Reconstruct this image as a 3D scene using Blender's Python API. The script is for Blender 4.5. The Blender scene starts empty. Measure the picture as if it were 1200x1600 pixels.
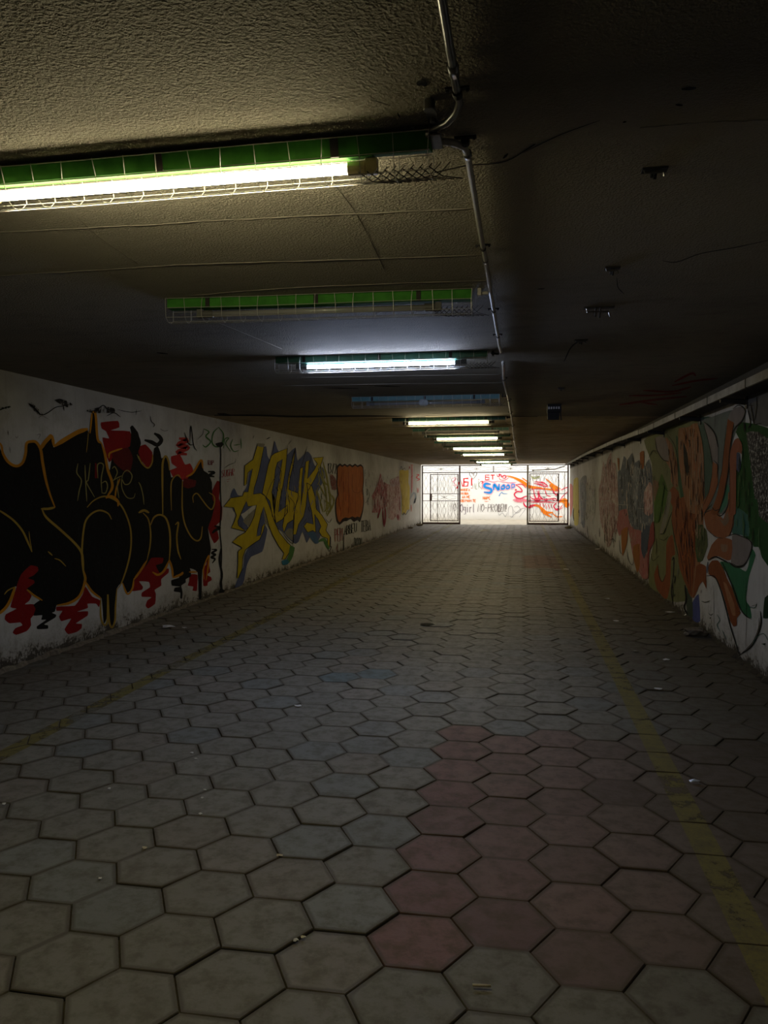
import bpy, math, random
import numpy as np
from mathutils import Vector, Matrix
from mathutils.geometry import tessellate_polygon

random.seed(7)
S = bpy.context.scene
C = S.collection

# ------------------------------------------------------------------ survey of the place (metres)
F = 1201.56; YAW, PITCH, ROLL = 0.17866, -0.03092, -0.00223
CAMZ = 1.6
XL, XR, ZC = -4.4806, 1.9932, 2.640          # left wall, right wall, ceiling
YG, YE = 33.99, 39.5                          # gate line, wall of the open stairwell
HS, HOX, HOY, HPHI = 0.19249, -0.35623, 2.65706, 0.00478   # paver side, lattice origin, lattice angle
Y0 = -7.0

def cam_axes():
    cy, sy = math.cos(YAW), math.sin(YAW)
    f = np.array([-sy, cy, 0.]); r = np.array([cy, sy, 0.]); u = np.array([0, 0, 1.])
    cp, sp = math.cos(PITCH), math.sin(PITCH)
    f2 = f*cp + u*sp; u2 = u*cp - f*sp
    cr, sr = math.cos(ROLL), math.sin(ROLL)
    return r*cr + u2*sr, u2*cr - r*sr, f2
AR, AU, AF = cam_axes()
def ray(x, y): return AF + AR*(x-600)/F + AU*(800-y)/F
ORG = np.array([0, 0, CAMZ])
def onz(x, y, z=0.0):
    d = ray(x, y); return ORG + d*(z-CAMZ)/d[2]
def onx(x, y, X):
    d = ray(x, y); return ORG + d*X/d[0]
def ony(x, y, Y):
    d = ray(x, y); return ORG + d*Y/d[1]

cam = bpy.data.cameras.new('camera'); co = bpy.data.objects.new('camera', cam); C.objects.link(co)
cam.sensor_fit = 'VERTICAL'; cam.sensor_height = 36; cam.sensor_width = 27
cam.lens = F/1600*36; cam.clip_end = 200; cam.clip_start = 0.02
M = Matrix(((AR[0], AU[0], -AF[0], 0), (AR[1], AU[1], -AF[1], 0), (AR[2], AU[2], -AF[2], CAMZ), (0, 0, 0, 1)))
co.matrix_world = M
S.camera = co

# ------------------------------------------------------------------ materials
def lin(c):
    return tuple(((v/255)/12.92 if v/255 <= .04045 else ((v/255+.055)/1.055)**2.4) for v in c)
class NT:
    def __init__(s, name):
        s.m = bpy.data.materials.new(name); s.m.use_nodes = True
        s.t = s.m.node_tree; s.t.nodes.clear()
        s.out = s.t.nodes.new('ShaderNodeOutputMaterial')
    def n(s, typ, **kw):
        nd = s.t.nodes.new('ShaderNode'+typ)
        for k, v in kw.items(): setattr(nd, k, v)
        return nd
    def l(s, a, b): s.t.links.new(a, b)
    def val(s, sock, v):
        if isinstance(v, bpy.types.NodeSocket): s.l(v, sock)
        elif isinstance(v, tuple) and len(v) == 3 and sock.type == 'RGBA': sock.default_value = (*v, 1)
        else: sock.default_value = v
    def math(s, op, a, b=0.0, clamp=False):
        nd = s.n('Math', operation=op, use_clamp=clamp); s.val(nd.inputs[0], a); s.val(nd.inputs[1], b); return nd.outputs[0]
    def mix(s, f, a, b, mode='MIX'):
        nd = s.n('Mix', data_type='RGBA', blend_type=mode)
        s.val(nd.inputs[0], f); s.val(nd.inputs[6], a); s.val(nd.inputs[7], b); return nd.outputs[2]
    def pos(s): return s.n('NewGeometry').outputs['Position']
    def noise(s, scale, detail=4, rough=.55, vec=None, stretch=None):
        v = vec or s.pos()
        if stretch:
            mp = s.n('Mapping'); mp.inputs['Scale'].default_value = stretch; s.l(v, mp.inputs[0]); v = mp.outputs[0]
        nd = s.n('TexNoise'); nd.inputs['Scale'].default_value = scale; nd.inputs['Detail'].default_value = detail
        nd.inputs['Roughness'].default_value = rough; s.l(v, nd.inputs['Vector']); return nd.outputs['Fac']
    def ramp(s, f, a, b, c0=0.0, c1=1.0):
        nd = s.n('MapRange'); nd.clamp = True; s.val(nd.inputs[0], f)
        nd.inputs[1].default_value = a; nd.inputs[2].default_value = b; nd.inputs[3].default_value = c0; nd.inputs[4].default_value = c1
        return nd.outputs[0]
    def bump(s, h, strength=.4, dist=.01, nrm=None):
        nd = s.n('Bump'); nd.inputs['Strength'].default_value = strength; nd.inputs['Distance'].default_value = dist
        s.l(h, nd.inputs['Height'])
        if nrm: s.l(nrm, nd.inputs['Normal'])
        return nd.outputs[0]
    def bsdf(s, col, rough=.8, metal=0., nrm=None, spec=.3, alpha=None):
        nd = s.n('BsdfPrincipled'); s.val(nd.inputs['Base Color'], col); s.val(nd.inputs['Roughness'], rough)
        nd.inputs['Metallic'].default_value = metal; nd.inputs['Specular IOR Level'].default_value = spec
        if nrm: s.l(nrm, nd.inputs['Normal'])
        if alpha is not None: s.val(nd.inputs['Alpha'], alpha)
        s.l(nd.outputs[0], s.out.inputs[0]); return s.m
    def sep(s, v=None):
        nd = s.n('SeparateXYZ'); s.l(v or s.pos(), nd.inputs[0]); return nd.outputs

def wall_bump(t):
    a = t.noise(9, 6, .6); b = t.noise(70, 3, .6)
    h = t.math('ADD', a, t.math('MULTIPLY', b, .25))
    return t.bump(h, .5, .02)

def mat_wall(name, tint, shade_z=9.):
    t = NT(name); x, y, z = t.sep()
    big = t.noise(.9, 5, .6); mid = t.noise(5, 6, .65); fine = t.noise(35, 4, .6)
    col = t.mix(t.ramp(big, .35, .7), tint, tuple(v*.80 for v in tint))
    col = t.mix(t.ramp(mid, .52, .72, 0, .5), col, (.30, .28, .22))
    # thin downward runs
    runs = t.noise(6, 5, .6, stretch=(1, 2.2, .12))
    col = t.mix(t.ramp(runs, .58, .75, 0, .35), col, (.24, .21, .16))
    # grime along the foot of the wall
    e = t.math('ADD', z, t.math('MULTIPLY', t.math('SUBTRACT', mid, .5), -.42))
    e2 = t.math('ADD', e, t.math('MULTIPLY', t.math('SUBTRACT', fine, .5), -.30))
    col = t.mix(t.ramp(e2, .30, .06, 0, .55), col, (.17, .14, .10))
    col = t.mix(t.ramp(e2, .11, .04, 0, .9), col, (.035, .03, .022))
    # greyer towards the top
    tz = t.math('ADD', z, t.math('MULTIPLY', big, .8))
    col = t.mix(t.ramp(tz, 2.5, 3.05, 0, .62), col, (.20, .19, .16))
    col = t.mix(t.ramp(t.math('ADD', z, t.math('MULTIPLY', mid, .06)), shade_z, shade_z+.05, 0, .88), col, (.03, .028, .024))  # shadow above the right beam, painted on the wall as a dark band
    spk = t.ramp(fine, .70, .74); col = t.mix(t.math('MULTIPLY', spk, .5), col, (.05, .045, .04))
    return t.bsdf(col, .92, nrm=wall_bump(t), spec=.1)
WALL_L = mat_wall('whitewashed_concrete_left', (.56, .55, .51))
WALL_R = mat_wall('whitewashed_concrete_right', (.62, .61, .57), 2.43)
def mat_endwall():
    t = NT('sunlit_whitewash'); n = t.noise(2, 5); x, y, z = t.sep()
    col = t.mix(t.ramp(n, .4, .7), (.88, .88, .88), (.80, .80, .79))
    col = t.mix(t.ramp(t.math('ADD', z, t.math('MULTIPLY', n, .3)), .45, .18, 0, .5), col, (.5, .46, .36))
    return t.bsdf(col, .9, nrm=wall_bump(t))
WALL_E = mat_endwall()

def mat_ceiling():
    t = NT('rough_rendered_ceiling'); x, y, z = t.sep()
    big = t.noise(.8, 5, .6); mid = t.noise(4, 6, .65, stretch=(1, 2.2, 1))
    a = t.mix(t.ramp(big, .3, .7), (.225, .20, .15), (.165, .148, .115))
    a = t.mix(t.ramp(mid, .5, .75, 0, .55), a, (.10, .085, .06))
    b = t.mix(t.ramp(big, .3, .7), (.44, .36, .25), (.30, .25, .17))
    b = t.mix(t.ramp(mid, .48, .7, 0, .8), b, (.14, .11, .07))
    a = t.mix(t.ramp(y, 4.6, 3.0, 0, .55), a, (.40, .36, .27))  # lamp glow beyond the first light painted in as a paler slab
    a = t.mix(t.ramp(y, 2.35, 2.05, 0, .72), a, (.06, .053, .038))  # shade on the camera side of the first light painted in
    yy = t.math('ADD', y, t.math('MULTIPLY', x, -.22))
    col = t.mix(t.ramp(yy, 11.3, 11.45), a, b)
    # right of the pipe the slab is slightly darker
    col = t.mix(t.ramp(x, -.25, .1, 0, .08), col, (.09, .08, .07))
    st = t.noise(115, 2, .5); st2 = t.noise(240, 2, .5)
    h = t.math('ADD', t.math('MULTIPLY', t.ramp(st, .35, .7), 1.0), t.math('MULTIPLY', st2, .3))
    near = t.ramp(y, 12, 3, .35, 1.0)
    h = t.math('MULTIPLY', h, near)
    bd = t.noise(3, 3, .5, stretch=(.3, 3.5, 1))
    h = t.math('ADD', h, t.math('MULTIPLY', bd, .15))
    return t.bsdf(col, .9, nrm=t.bump(h, .85, .0055), spec=.1)
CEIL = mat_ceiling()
def mat_seam():
    t = NT('render_seam_ridge'); n = t.noise(30, 3)
    return t.bsdf(t.mix(n, (.22, .2, .155), (.15, .135, .105)), .95, spec=.05)
SEAM = mat_seam()

def mat_paver():
    t = NT('hexagonal_concrete_pavers'); x, y, z = t.sep()
    at = t.n('Attribute'); at.attribute_name = 'Col'
    rim = at.outputs['Alpha']
    big = t.noise(1.1, 4, .6); mid = t.noise(11, 6, .7); fine = t.noise(60, 3, .6)
    col = t.mix(t.ramp(mid, .45, .62, 0, .55), at.outputs['Color'], (.085, .072, .05))
    col = t.mix(t.ramp(fine, .6, .8, 0, .35), col, (.07, .06, .045))
    col = t.mix(t.ramp(big, .5, .75, 0, .3), col, (.14, .12, .09))
    e = t.math('ADD', rim, t.math('MULTIPLY', t.math('SUBTRACT', mid, .5), 1.5))
    col = t.mix(t.ramp(e, .72, .32, 0, .62), col, (.062, .05, .033))
    # grime towards both walls; on the right, lamp falloff is painted in too
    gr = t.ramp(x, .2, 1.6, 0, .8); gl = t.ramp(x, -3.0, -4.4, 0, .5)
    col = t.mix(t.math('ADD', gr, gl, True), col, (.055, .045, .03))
    h = t.math('ADD', t.math('MULTIPLY', mid, .8), t.math('MULTIPLY', fine, .35))
    rg = t.ramp(mid, .35, .7, .58, .82)
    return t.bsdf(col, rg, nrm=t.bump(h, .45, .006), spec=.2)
PAVER = mat_paver()
def simple(name, col, rough=.7, metal=0., nscale=20, var=.35, spec=.3, bump=.15):
    t = NT(name); n = t.noise(nscale, 4, .6)
    c = t.mix(t.ramp(n, .35, .7), tuple(col), tuple(v*(1-var) for v in col))
    return t.bsdf(c, rough, metal, nrm=t.bump(n, bump, .004), spec=spec)
GROUT = simple('dark_earth_joint', (.085, .068, .042), .95)
OUTFLOOR = simple('pale_concrete_floor', (.40, .36, .28), .85, nscale=3)
SLAB = simple('raw_concrete', (.25, .23, .2), .9)
STEEL = simple('galvanised_steel', (.16, .16, .15), .28, .9, 30, .3, .5)
CAGE = simple('dull_wire', (.50, .48, .42), .5, .6, 60, .3, .4)
DARKWIRE = simple('blackened_wire', (.05, .045, .04), .6, .5)
PIPEWHITE = simple('pale_painted_pipe', (.36, .34, .29), .5, .1, 12, .35)
BEAMM = simple('greyish_painted_channel', (.34, .33, .30), .7, .1, 6, .5)
DARKM = simple('dark_sooty_metal', (.022, .02, .018), .7, .4)
GREEN = simple('green_enamel', (.035, .16, .02), .75, .0, 14, .35, .1)
GREEND = simple('dark_green_enamel', (.01, .10, .06), .5, .0, 14, .35, .4)
TEAL = simple('dusty_teal_enamel', (.03, .13, .13), .5, .0, 14, .35, .4)
GATE = simple('dark_maroon_ironwork', (.085, .045, .045), .55, .3)
GATE_GLARE = simple('glare_paled_iron', (.34, .32, .30), .6, .2)  # iron paled, with the daylight's glare put into its colour
CREAM = simple('yellowed_plastic_cap', (.60, .50, .24), .5)
CAPD = simple('dark_lamp_holder', (.07, .07, .065), .6)
PAPER = simple('white_paper', (.80, .79, .75), .8, 0, 8, .15)
PLASTIC = simple('grimy_clear_plastic', (.45, .47, .48), .25, 0, 20, .3, .8)
RUBBLE = simple('broken_concrete', (.20, .17, .13), .95, 0, 25, .5, .2, .8)
CIG = simple('tan_cigarette_paper', (.72, .62, .42), .8)
GLASSOFF = simple('unlit_tube_glass', (.20, .20, .19), .10, 0, 8, .1, .8, 0)
CEMENT = simple('pale_cement_patch', (.42, .40, .32), .9, 0, 20, .4)
BLACKHOLE = simple('dark_hole', (.006, .006, .005), .95)
def emit(name, col, strength):
    t = NT(name); e = t.n('Emission'); e.inputs[0].default_value = (*col, 1); e.inputs[1].default_value = strength
    t.l(e.outputs[0], t.out.inputs[0]); return t.m
TUBE_WARM = emit('lit_tube_warm', (1.0, .86, .50), 53)
TUBE_BLUE = emit('lit_tube_cold', (.56, .67, 1.0), 90)
TUBE_MID = emit('lit_tube_greenish', (1.0, .82, .46), 62)

PM = {}
def paint_mat(col, wear=.15, name=None):
    """aerosol / brush paint; wear = share of the film gone, showing the wall"""
    key = (col, wear)
    if key in PM: return PM[key]
    t = NT(name or 'wall_paint_%03d' % len(PM))
    c = lin(col)
    n = t.noise(5, 5, .6); f = t.noise(45, 4, .65, stretch=(1, 1, .6)); g = t.noise(16, 5, .7, stretch=(1, 1.6, .45))
    cc = t.mix(t.ramp(n, .3, .75), c, tuple(v*.72 for v in c))
    grit = t.ramp(f, .62, .8, 0, .12); cc = t.mix(grit, cc, (.33, .31, .27))
    if wear > 0:
        thr = .74 - wear*.42
        al = t.ramp(t.math('ADD', t.math('MULTIPLY', g, .62), t.math('MULTIPLY', f, .38)), thr, thr+.05, 1, 0)
    else: al = None
    m = t.bsdf(cc, .88, nrm=wall_bump(t), spec=.08, alpha=al)
    PM[key] = m
    return m
def speckle_mat(name, a, b, lo=.5, hi=.58, stretch=(1, .8, .9), sc=9, alpha=0):
    """a scraped, gritty surface of two tones"""
    t = NT(name); f = t.noise(sc, 9, .82, stretch=stretch); n = t.noise(2.5, 4)
    col = t.mix(t.ramp(f, lo, hi), a, b)
    col = t.mix(t.ramp(n, .4, .7, 0, .35), col, (.12, .11, .10))
    al = None
    if alpha:
        g = t.noise(7, 5, .7, stretch=(1, 1.6, .3)); al = t.ramp(g, .66-.4*alpha, .72-.4*alpha, 1, 0)
    return t.bsdf(col, .88, nrm=wall_bump(t), alpha=al, spec=.1)

# ------------------------------------------------------------------ mesh builder
class MB:
    def __init__(s): s.v = []; s.f = []; s.mi = []; s.cols = None
    def face(s, pts, m=0):
        b = len(s.v); s.v += [tuple(map(float, p)) for p in pts]; s.f.append(tuple(range(b, b+len(pts)))); s.mi.append(m)
    def box(s, a, b, m=0):
        x0, y0, z0 = a; x1, y1, z1 = b; k = len(s.v)
        s.v += [(x0,y0,z0),(x1,y0,z0),(x1,y1,z0),(x0,y1,z0),(x0,y0,z1),(x1,y0,z1),(x1,y1,z1),(x0,y1,z1)]
        for q in ((0,3,2,1),(4,5,6,7),(0,1,5,4),(1,2,6,5),(2,3,7,6),(3,0,4,7)): s.f.append(tuple(k+i for i in q)); s.mi.append(m)
    def tube(s, pts, r, n=8, m=0, cap=True):
        pts = [Vector(p) for p in pts]; k = len(s.v); N = len(pts); up = None
        for i, p in enumerate(pts):
            d = (pts[min(i+1, N-1)]-pts[max(i-1, 0)]).normalized()
            if up is None:
                up = d.orthogonal().normalized()
            else:
                up = (up-d*up.dot(d)); up = up.normalized() if up.length > 1e-6 else d.orthogonal().normalized()
            w = d.cross(up); rr = r[i] if isinstance(r, (list, tuple)) else r
            for a in range(n):
                t = 2*math.pi*a/n; q = p+(up*math.cos(t)+w*math.sin(t))*rr; s.v.append(tuple(q))
        for i in range(N-1):
            for a in range(n):
                b = (a+1) % n
                s.f.append((k+i*n+a, k+i*n+b, k+(i+1)*n+b, k+(i+1)*n+a)); s.mi.append(m)
        if cap:
            s.f.append(tuple(k+a for a in reversed(range(n)))); s.mi.append(m)
            s.f.append(tuple(k+(N-1)*n+a for a in range(n))); s.mi.append(m)
    def poly(s, pts, m=0, flip=None):
        tris = tessellate_polygon([[Vector(p) for p in pts]]); b = len(s.v)
        s.v += [tuple(map(float, p)) for p in pts]
        for t in tris: s.f.append(tuple(b+i for i in t)); s.mi.append(m)
    def build(s, name, mats, parent=None, smooth=False, bevel=0, loc=None):
        me = bpy.data.meshes.new(name); me.from_pydata(s.v, [], s.f)
        for m in (mats if isinstance(mats, (list, tuple)) else [mats]): me.materials.append(m)
        me.polygons.foreach_set('material_index', s.mi)
        if smooth: me.polygons.foreach_set('use_smooth', [True]*len(s.f))
        me.update()
        o = bpy.data.objects.new(name, me); C.objects.link(o)
        if parent: o.parent = parent
        if loc: o.location = loc
        if bevel:
            b = o.modifiers.new('bevel', 'BEVEL'); b.width = bevel; b.segments = 2; b.limit_method = 'ANGLE'
        return o
def tag(o, label=None, cat=None, group=None, kind=None):
    if label: o['label'] = label
    if cat: o['category'] = cat
    if group: o['group'] = group
    if kind: o['kind'] = kind
    return o
def empty(name, loc):
    o = bpy.data.objects.new(name, None); C.objects.link(o); o.location = loc; o.empty_display_size = .1; return o

def catmull(pts, n=5):
    if len(pts) < 3: return pts
    P = [np.array(p, float) for p in pts]; P = [2*P[0]-P[1]]+P+[2*P[-1]-P[-2]]; out = []
    for i in range(1, len(P)-2):
        for k in range(n):
            t = k/n; a, b, c, d = P[i-1:i+3]
            out.append(.5*((2*b)+(-a+c)*t+(2*a-5*b+4*c-d)*t*t+(-a+3*b-3*c+d)*t**3))
    out.append(P[-2]); return out

# ------------------------------------------------------------------ paint on the walls
# every mark is laid as a thin film on the wall it belongs to
def T(ox, oy, s): return lambda p: (ox+p[0]/s, oy+p[1]/s)
SURF = {'L': lambda x, y, e: onx(x, y, XL+e), 'R': lambda x, y, e: onx(x, y, XR-e),
        'E': lambda x, y, e: ony(x, y, YE-e*4), 'C': lambda x, y, e: onz(x, y, ZC-e), 'F': lambda x, y, e: onz(x, y, .004+e)}
class Paint:
    hold = None
    LAYER = {'L': 0, 'R': 0, 'E': 0, 'C': 0, 'F': 0}
    def __init__(s, surf, tf, sc=1.):
        s.surf = surf; s.tf = tf; s.sc = sc; s.mb = MB(); s.mats = []
    def at(s, tf, sc): s.tf = tf; s.sc = sc; return s
    def _m(s, m):
        if isinstance(m, tuple): m = paint_mat(*m) if isinstance(m[0], tuple) else paint_mat(m)
        if m not in s.mats: s.mats.append(m)
        return s.mats.index(m)
    def _e(s):
        if s.hold: return s.hold+random.uniform(0, .0002)
        Paint.LAYER[s.surf] += 1; return .001+.00005*Paint.LAYER[s.surf]
    def P(s, pts, m, smooth=True):
        """filled shape"""
        e = s._e(); mi = s._m(m); q = list(pts)
        if smooth and len(q) > 3:
            n = len(q); w = [np.array(p, float) for p in q]; o = []
            for i in range(n):
                a, b, c, d = w[i-1], w[i], w[(i+1) % n], w[(i+2) % n]
                for t in (0, .33, .67): o.append(.5*((2*b)+(-a+c)*.7*t+(2*a-5*b+4*c-d)*.7*t*t+(-a+3*b-3*c+d)*.7*t**3+.0) if False else
                    b*(1-t)+c*t + (t*(1-t))*.22*((b-a)*(1-t)-(d-c)*t))
            q = o
        W = [SURF[s.surf](*s.tf(p), e) for p in q]
        s.mb.poly(W, mi); return s
    def L(s, pts, w, m, smooth=True, taper=True):
        """brush or spray line, w = width in source units"""
        e = s._e(); mi = s._m(m); w = w*(1.3 if s.surf == 'E' else 1)
        q = catmull(pts) if smooth else [np.array(p, float) for p in pts]
        if len(q) == 2: q = [q[0], (np.array(q[0], float)+np.array(q[1], float))/2, q[1]]
        q = [np.array(p, float) for p in q]; N = len(q); Ls = []; Rs = []
        for i in range(N):
            d = q[min(i+1, N-1)]-q[max(i-1, 0)]; d = d/(np.linalg.norm(d)+1e-9); nn = np.array([-d[1], d[0]])
            t = min(i, N-1-i)/max(1, N*.18); ww = w/2*(min(1, .45+.55*t) if taper else 1)
            Ls.append(q[i]+nn*ww); Rs.append(q[i]-nn*ww)
        f = lambda p: SURF[s.surf](*s.tf(p), e)
        for i in range(N-1): s.mb.face([f(Ls[i]), f(Ls[i+1]), f(Rs[i+1]), f(Rs[i])], mi)
        return s
    def text(s, txt, x, y, w, h, lw, m, slant=0, dy=0):
        """hand lettering; x,y = top left, w = width of one letter, h = height"""
        cx = x
        for k, ch in enumerate(txt):
            for st in FONT.get(ch, []):
                s.L([(cx+px*w*.78+(1-py)*slant, y+py*h+dy*k) for px, py in st], lw, m, smooth=False, taper=False)
            cx += w*(.6 if ch in ' I!1' else 1)
        return s
    def build(s, name, parent, label):
        o = s.mb.build(name, s.mats, parent); o['label'] = label; return o
def streaks(p, poly, n, cols, w, seed, ln=(40, 160), wob=4):
    p.hold = None; p.hold = p._e(); q = random.Random(seed); xs = [a[0] for a in poly]; ys = [a[1] for a in poly]
    def inside(x, y):
        c = False; k = len(poly)
        for i in range(k):
            (x1, y1), (x2, y2) = poly[i-1], poly[i]
            if (y1 > y) != (y2 > y) and x < (x2-x1)*(y-y1)/(y2-y1)+x1: c = not c
        return c
    k = 0
    while k < n:
        x, y = q.uniform(min(xs), max(xs)), q.uniform(min(ys), max(ys)); L_ = q.uniform(*ln)
        if not (inside(x, y) and inside(x, y+L_)): L_ *= .4
        if inside(x, y) and inside(x, y+L_):
            p.L([(x, y), (x+q.uniform(-wob, wob), y+L_*.35), (x+q.uniform(-wob, wob), y+L_*.7), (x+q.uniform(-wob, wob), y+L_)], w*q.uniform(.5, 1.3), q.choice(cols))
        k += 1
    Paint.LAYER[p.surf] += 5; p.hold = None
FONT = {
 'A': [[(0,1),(.5,0),(1,1)],[(.2,.6),(.8,.6)]], 'B': [[(0,1),(0,0),(.8,.1),(.8,.4),(0,.5),(.9,.6),(.9,.9),(0,1)]],
 'C': [[(1,.1),(.4,0),(0,.5),(.4,1),(1,.9)]], 'D': [[(0,0),(.8,.2),(.9,.8),(0,1),(0,0)]], 'E': [[(1,0),(0,0),(0,1),(1,1)],[(0,.5),(.7,.5)]],
 'F': [[(1,0),(0,0),(0,1)],[(0,.5),(.7,.5)]], 'G': [[(1,.1),(.4,0),(0,.5),(.4,1),(1,.9),(1,.5),(.6,.5)]], 'H': [[(0,0),(0,1)],[(1,0),(1,1)],[(0,.5),(1,.5)]],
 'I': [[(.3,0),(.3,1)]], 'K': [[(0,0),(0,1)],[(.9,0),(0,.5),(.9,1)]], 'L': [[(0,0),(0,1),(.9,1)]], 'M': [[(0,1),(0,0),(.5,.6),(1,0),(1,1)]],
 'N': [[(0,1),(0,0),(1,1),(1,0)]], 'O': [[(.5,0),(0,.3),(0,.7),(.5,1),(1,.7),(1,.3),(.5,0)]], 'P': [[(0,1),(0,0),(.9,.1),(.9,.45),(0,.5)]],
 'R': [[(0,1),(0,0),(.9,.1),(.9,.4),(0,.5),(.9,1)]], 'S': [[(1,.1),(.4,0),(0,.25),(1,.7),(.6,1),(0,.9)]], 'T': [[(0,0),(1,0)],[(.5,0),(.5,1)]],
 'U': [[(0,0),(0,.8),(.5,1),(1,.8),(1,0)]], 'Y': [[(0,0),(.5,.5),(1,0)],[(.5,.5),(.5,1)]], 'Z': [[(0,0),(1,0),(0,1),(1,1)]], '/': [[(.9,0),(.1,1)]],
 '1': [[(0,.2),(.3,0),(.3,1)]], '2': [[(0,.1),(.8,.05),(.8,.4),(0,1),(1,1)]], '3': [[(0,0),(.9,.05),(.4,.45),(.9,.75),(0,1)]], '-': [[(.1,.5),(.8,.5)]],
 '!': [[(.3,0),(.3,.7)],[(.3,.9),(.3,1)]], 'i': [[(.4,.35),(.4,1)],[(.4,.1),(.4,.16)]], 'g': [[(.9,.4),(.2,.35),(.1,.75),(.9,.7),(.9,.35),(.9,1.2),(.2,1.2)]],
 'r': [[(.1,.35),(.1,1)],[(.1,.5),(.8,.35)]], 'l': [[(.4,0),(.4,1)]],
 'Б': [[(1,0),(0,0),(0,1),(.9,.95),(.9,.5),(0,.45)]], 'Л': [[(0,1),(.45,0),(.9,1)]], 'И': [[(0,0),(0,1),(1,0),(1,1)]], 'Г': [[(1,0),(0,0),(0,1)]],
 'Д': [[(0,1),(.1,.8),(.5,0),(.9,.8),(1,1)],[(0,.8),(1,.8)]], 'Ч': [[(0,0),(0,.5),(1,.5)],[(1,0),(1,1)]], 'Щ': [[(0,0),(0,1),(1,1),(1,0)],[(.5,0),(.5,1)]],
 ' ': []}

# ------------------------------------------------------------------ the shell
fl = MB(); fl.face([(XL-.0, Y0, -.0125), (XR, Y0, -.0125), (XR, YG, -.0125), (XL, YG, -.0125)])
fl.box((XL-.3, Y0, -.25), (XR+.3, YG, -.02))
# hexagonal pavers: laid one by one, each slightly tilted and sunk
def clip(poly, ax, lim, keep_less):
    out = []; n = len(poly)
    for i in range(n):
        a, b = poly[i], poly[(i+1) % n]
        ia = (a[ax] <= lim) == keep_less or a[ax] == lim; ib = (b[ax] <= lim) == keep_less or b[ax] == lim
        if ia: out.append(a)
        if ia != ib:
            t = (lim-a[ax])/(b[ax]-a[ax]); out.append((a[0]+(b[0]-a[0])*t, a[1]+(b[1]-a[1])*t))
    return out
def area(p): return .5*sum(p[i-1][0]*p[i][1]-p[i][0]*p[i-1][1] for i in range(len(p)))
cph, sph = math.cos(HPHI), math.sin(HPHI)
PV = []; PF = []; PC = []; PMI = []
lines = {'r': MB(), 'l': MB()}
rng = random.Random(3)
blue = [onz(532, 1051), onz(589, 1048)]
for i in range(-16, 10):
    for j in range(-40, 110):
        lx, ly = 1.5*HS*i, math.sqrt(3)*HS*(j+i/2)
        cx, cy = HOX+lx*cph-ly*sph, HOY+lx*sph+ly*cph
        if cx < XL-.2 or cx > XR+.2 or cy < Y0+.1 or cy > YG-.02: continue
        hexa = [(cx+HS*math.cos(math.radians(k*60)+HPHI), cy+HS*math.sin(math.radians(k*60)+HPHI)) for k in range(6)]
        p = clip(clip(clip(hexa, 0, XR-.002, True), 0, XL+.002, False), 1, YG-.03, True)
        if len(p) < 3 or abs(area(p)) < .004: continue
        mx = sum(q[0] for q in p)/len(p); my = sum(q[1] for q in p)/len(p)
        red = i >= 0 and -.1 <= j+i/2 <= 7.1
        u = rng.random()
        g = .188+.028*u; col = [g, g*.94, g*.79]
        if rng.random() < .2: col = [g*1.02, g*.91, g*.76]
        if rng.random() < .12: col = [g*.90, g*.92, g*.84]
        if red:
            k = .75+.35*rng.random(); k2 = max(.35, 1-.16*i); col = [.185*k, (.165-.072*k2)*k, (.14-.055*k2)*k]
        if 15.5 < my < 18.6 and -.1 < mx < .75: col = [.19, .105, .07]
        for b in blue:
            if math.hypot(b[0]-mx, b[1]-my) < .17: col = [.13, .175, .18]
        und = .006*math.sin(cx*2.1+1.3)*math.cos(cy*.9)
        dz = und+rng.uniform(-.0022, .0022); tx, ty = rng.gauss(0, .008), rng.gauss(0, .008)
        if 5.5 < cy < 17 and -1.6 < cx < 1.2: tx *= 1.3; ty *= 1.9
        Z = lambda x, y, o=0: dz+tx*(x-mx)+ty*(y-my)+o
        def inset(d):
            out = []
            for q in p:
                v = (mx-q[0], my-q[1]); L = math.hypot(*v); out.append((q[0]+v[0]*min(.9, d/L), q[1]+v[1]*min(.9, d/L)))
            return out
        r0, r1, r2 = inset(.0028), inset(.0055), inset(.034)
        n = len(p); b = len(PV)
        PV += [(x, y, -.02) for x, y in r0]+[(x, y, Z(x, y, -.0035)) for x, y in r0]+[(x, y, Z(x, y)) for x, y in r1]+[(x, y, Z(x, y)) for x, y in r2]
        PC += [(*col, 0.)]*(2*n)+[(*col, .1)]*n+[(*col, 1.)]*n
        for ring in range(3):
            for k in range(n):
                a0 = b+ring*n+k; a1 = b+ring*n+(k+1) % n; PF.append((a0, a1, a1+n, a0+n)); PMI.append(1)
        PF.append(tuple(b+3*n+k for k in range(n))); PMI.append(1)
        for key, (xa, xb) in (('r', (.745, .868)), ('l', (-3.15, -3.02))):
            if my < .2: continue
            q = clip(clip(r1, 0, xb, True), 0, xa, False)
            if len(q) >= 3 and abs(area(q)) > 2e-4: lines[key].poly([(x, y, Z(x, y, .0012)) for x, y in q])
b = len(fl.v)
fl.v += PV; fl.f += [tuple(b+k for k in f) for f in PF]; fl.mi += PMI
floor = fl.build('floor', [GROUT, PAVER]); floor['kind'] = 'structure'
ca = floor.data.color_attributes.new('Col', 'FLOAT_COLOR', 'POINT')
ca.data.foreach_set('color', [c for q in [(0., 0., 0., 0.)]*b+PC for c in q])

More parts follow.
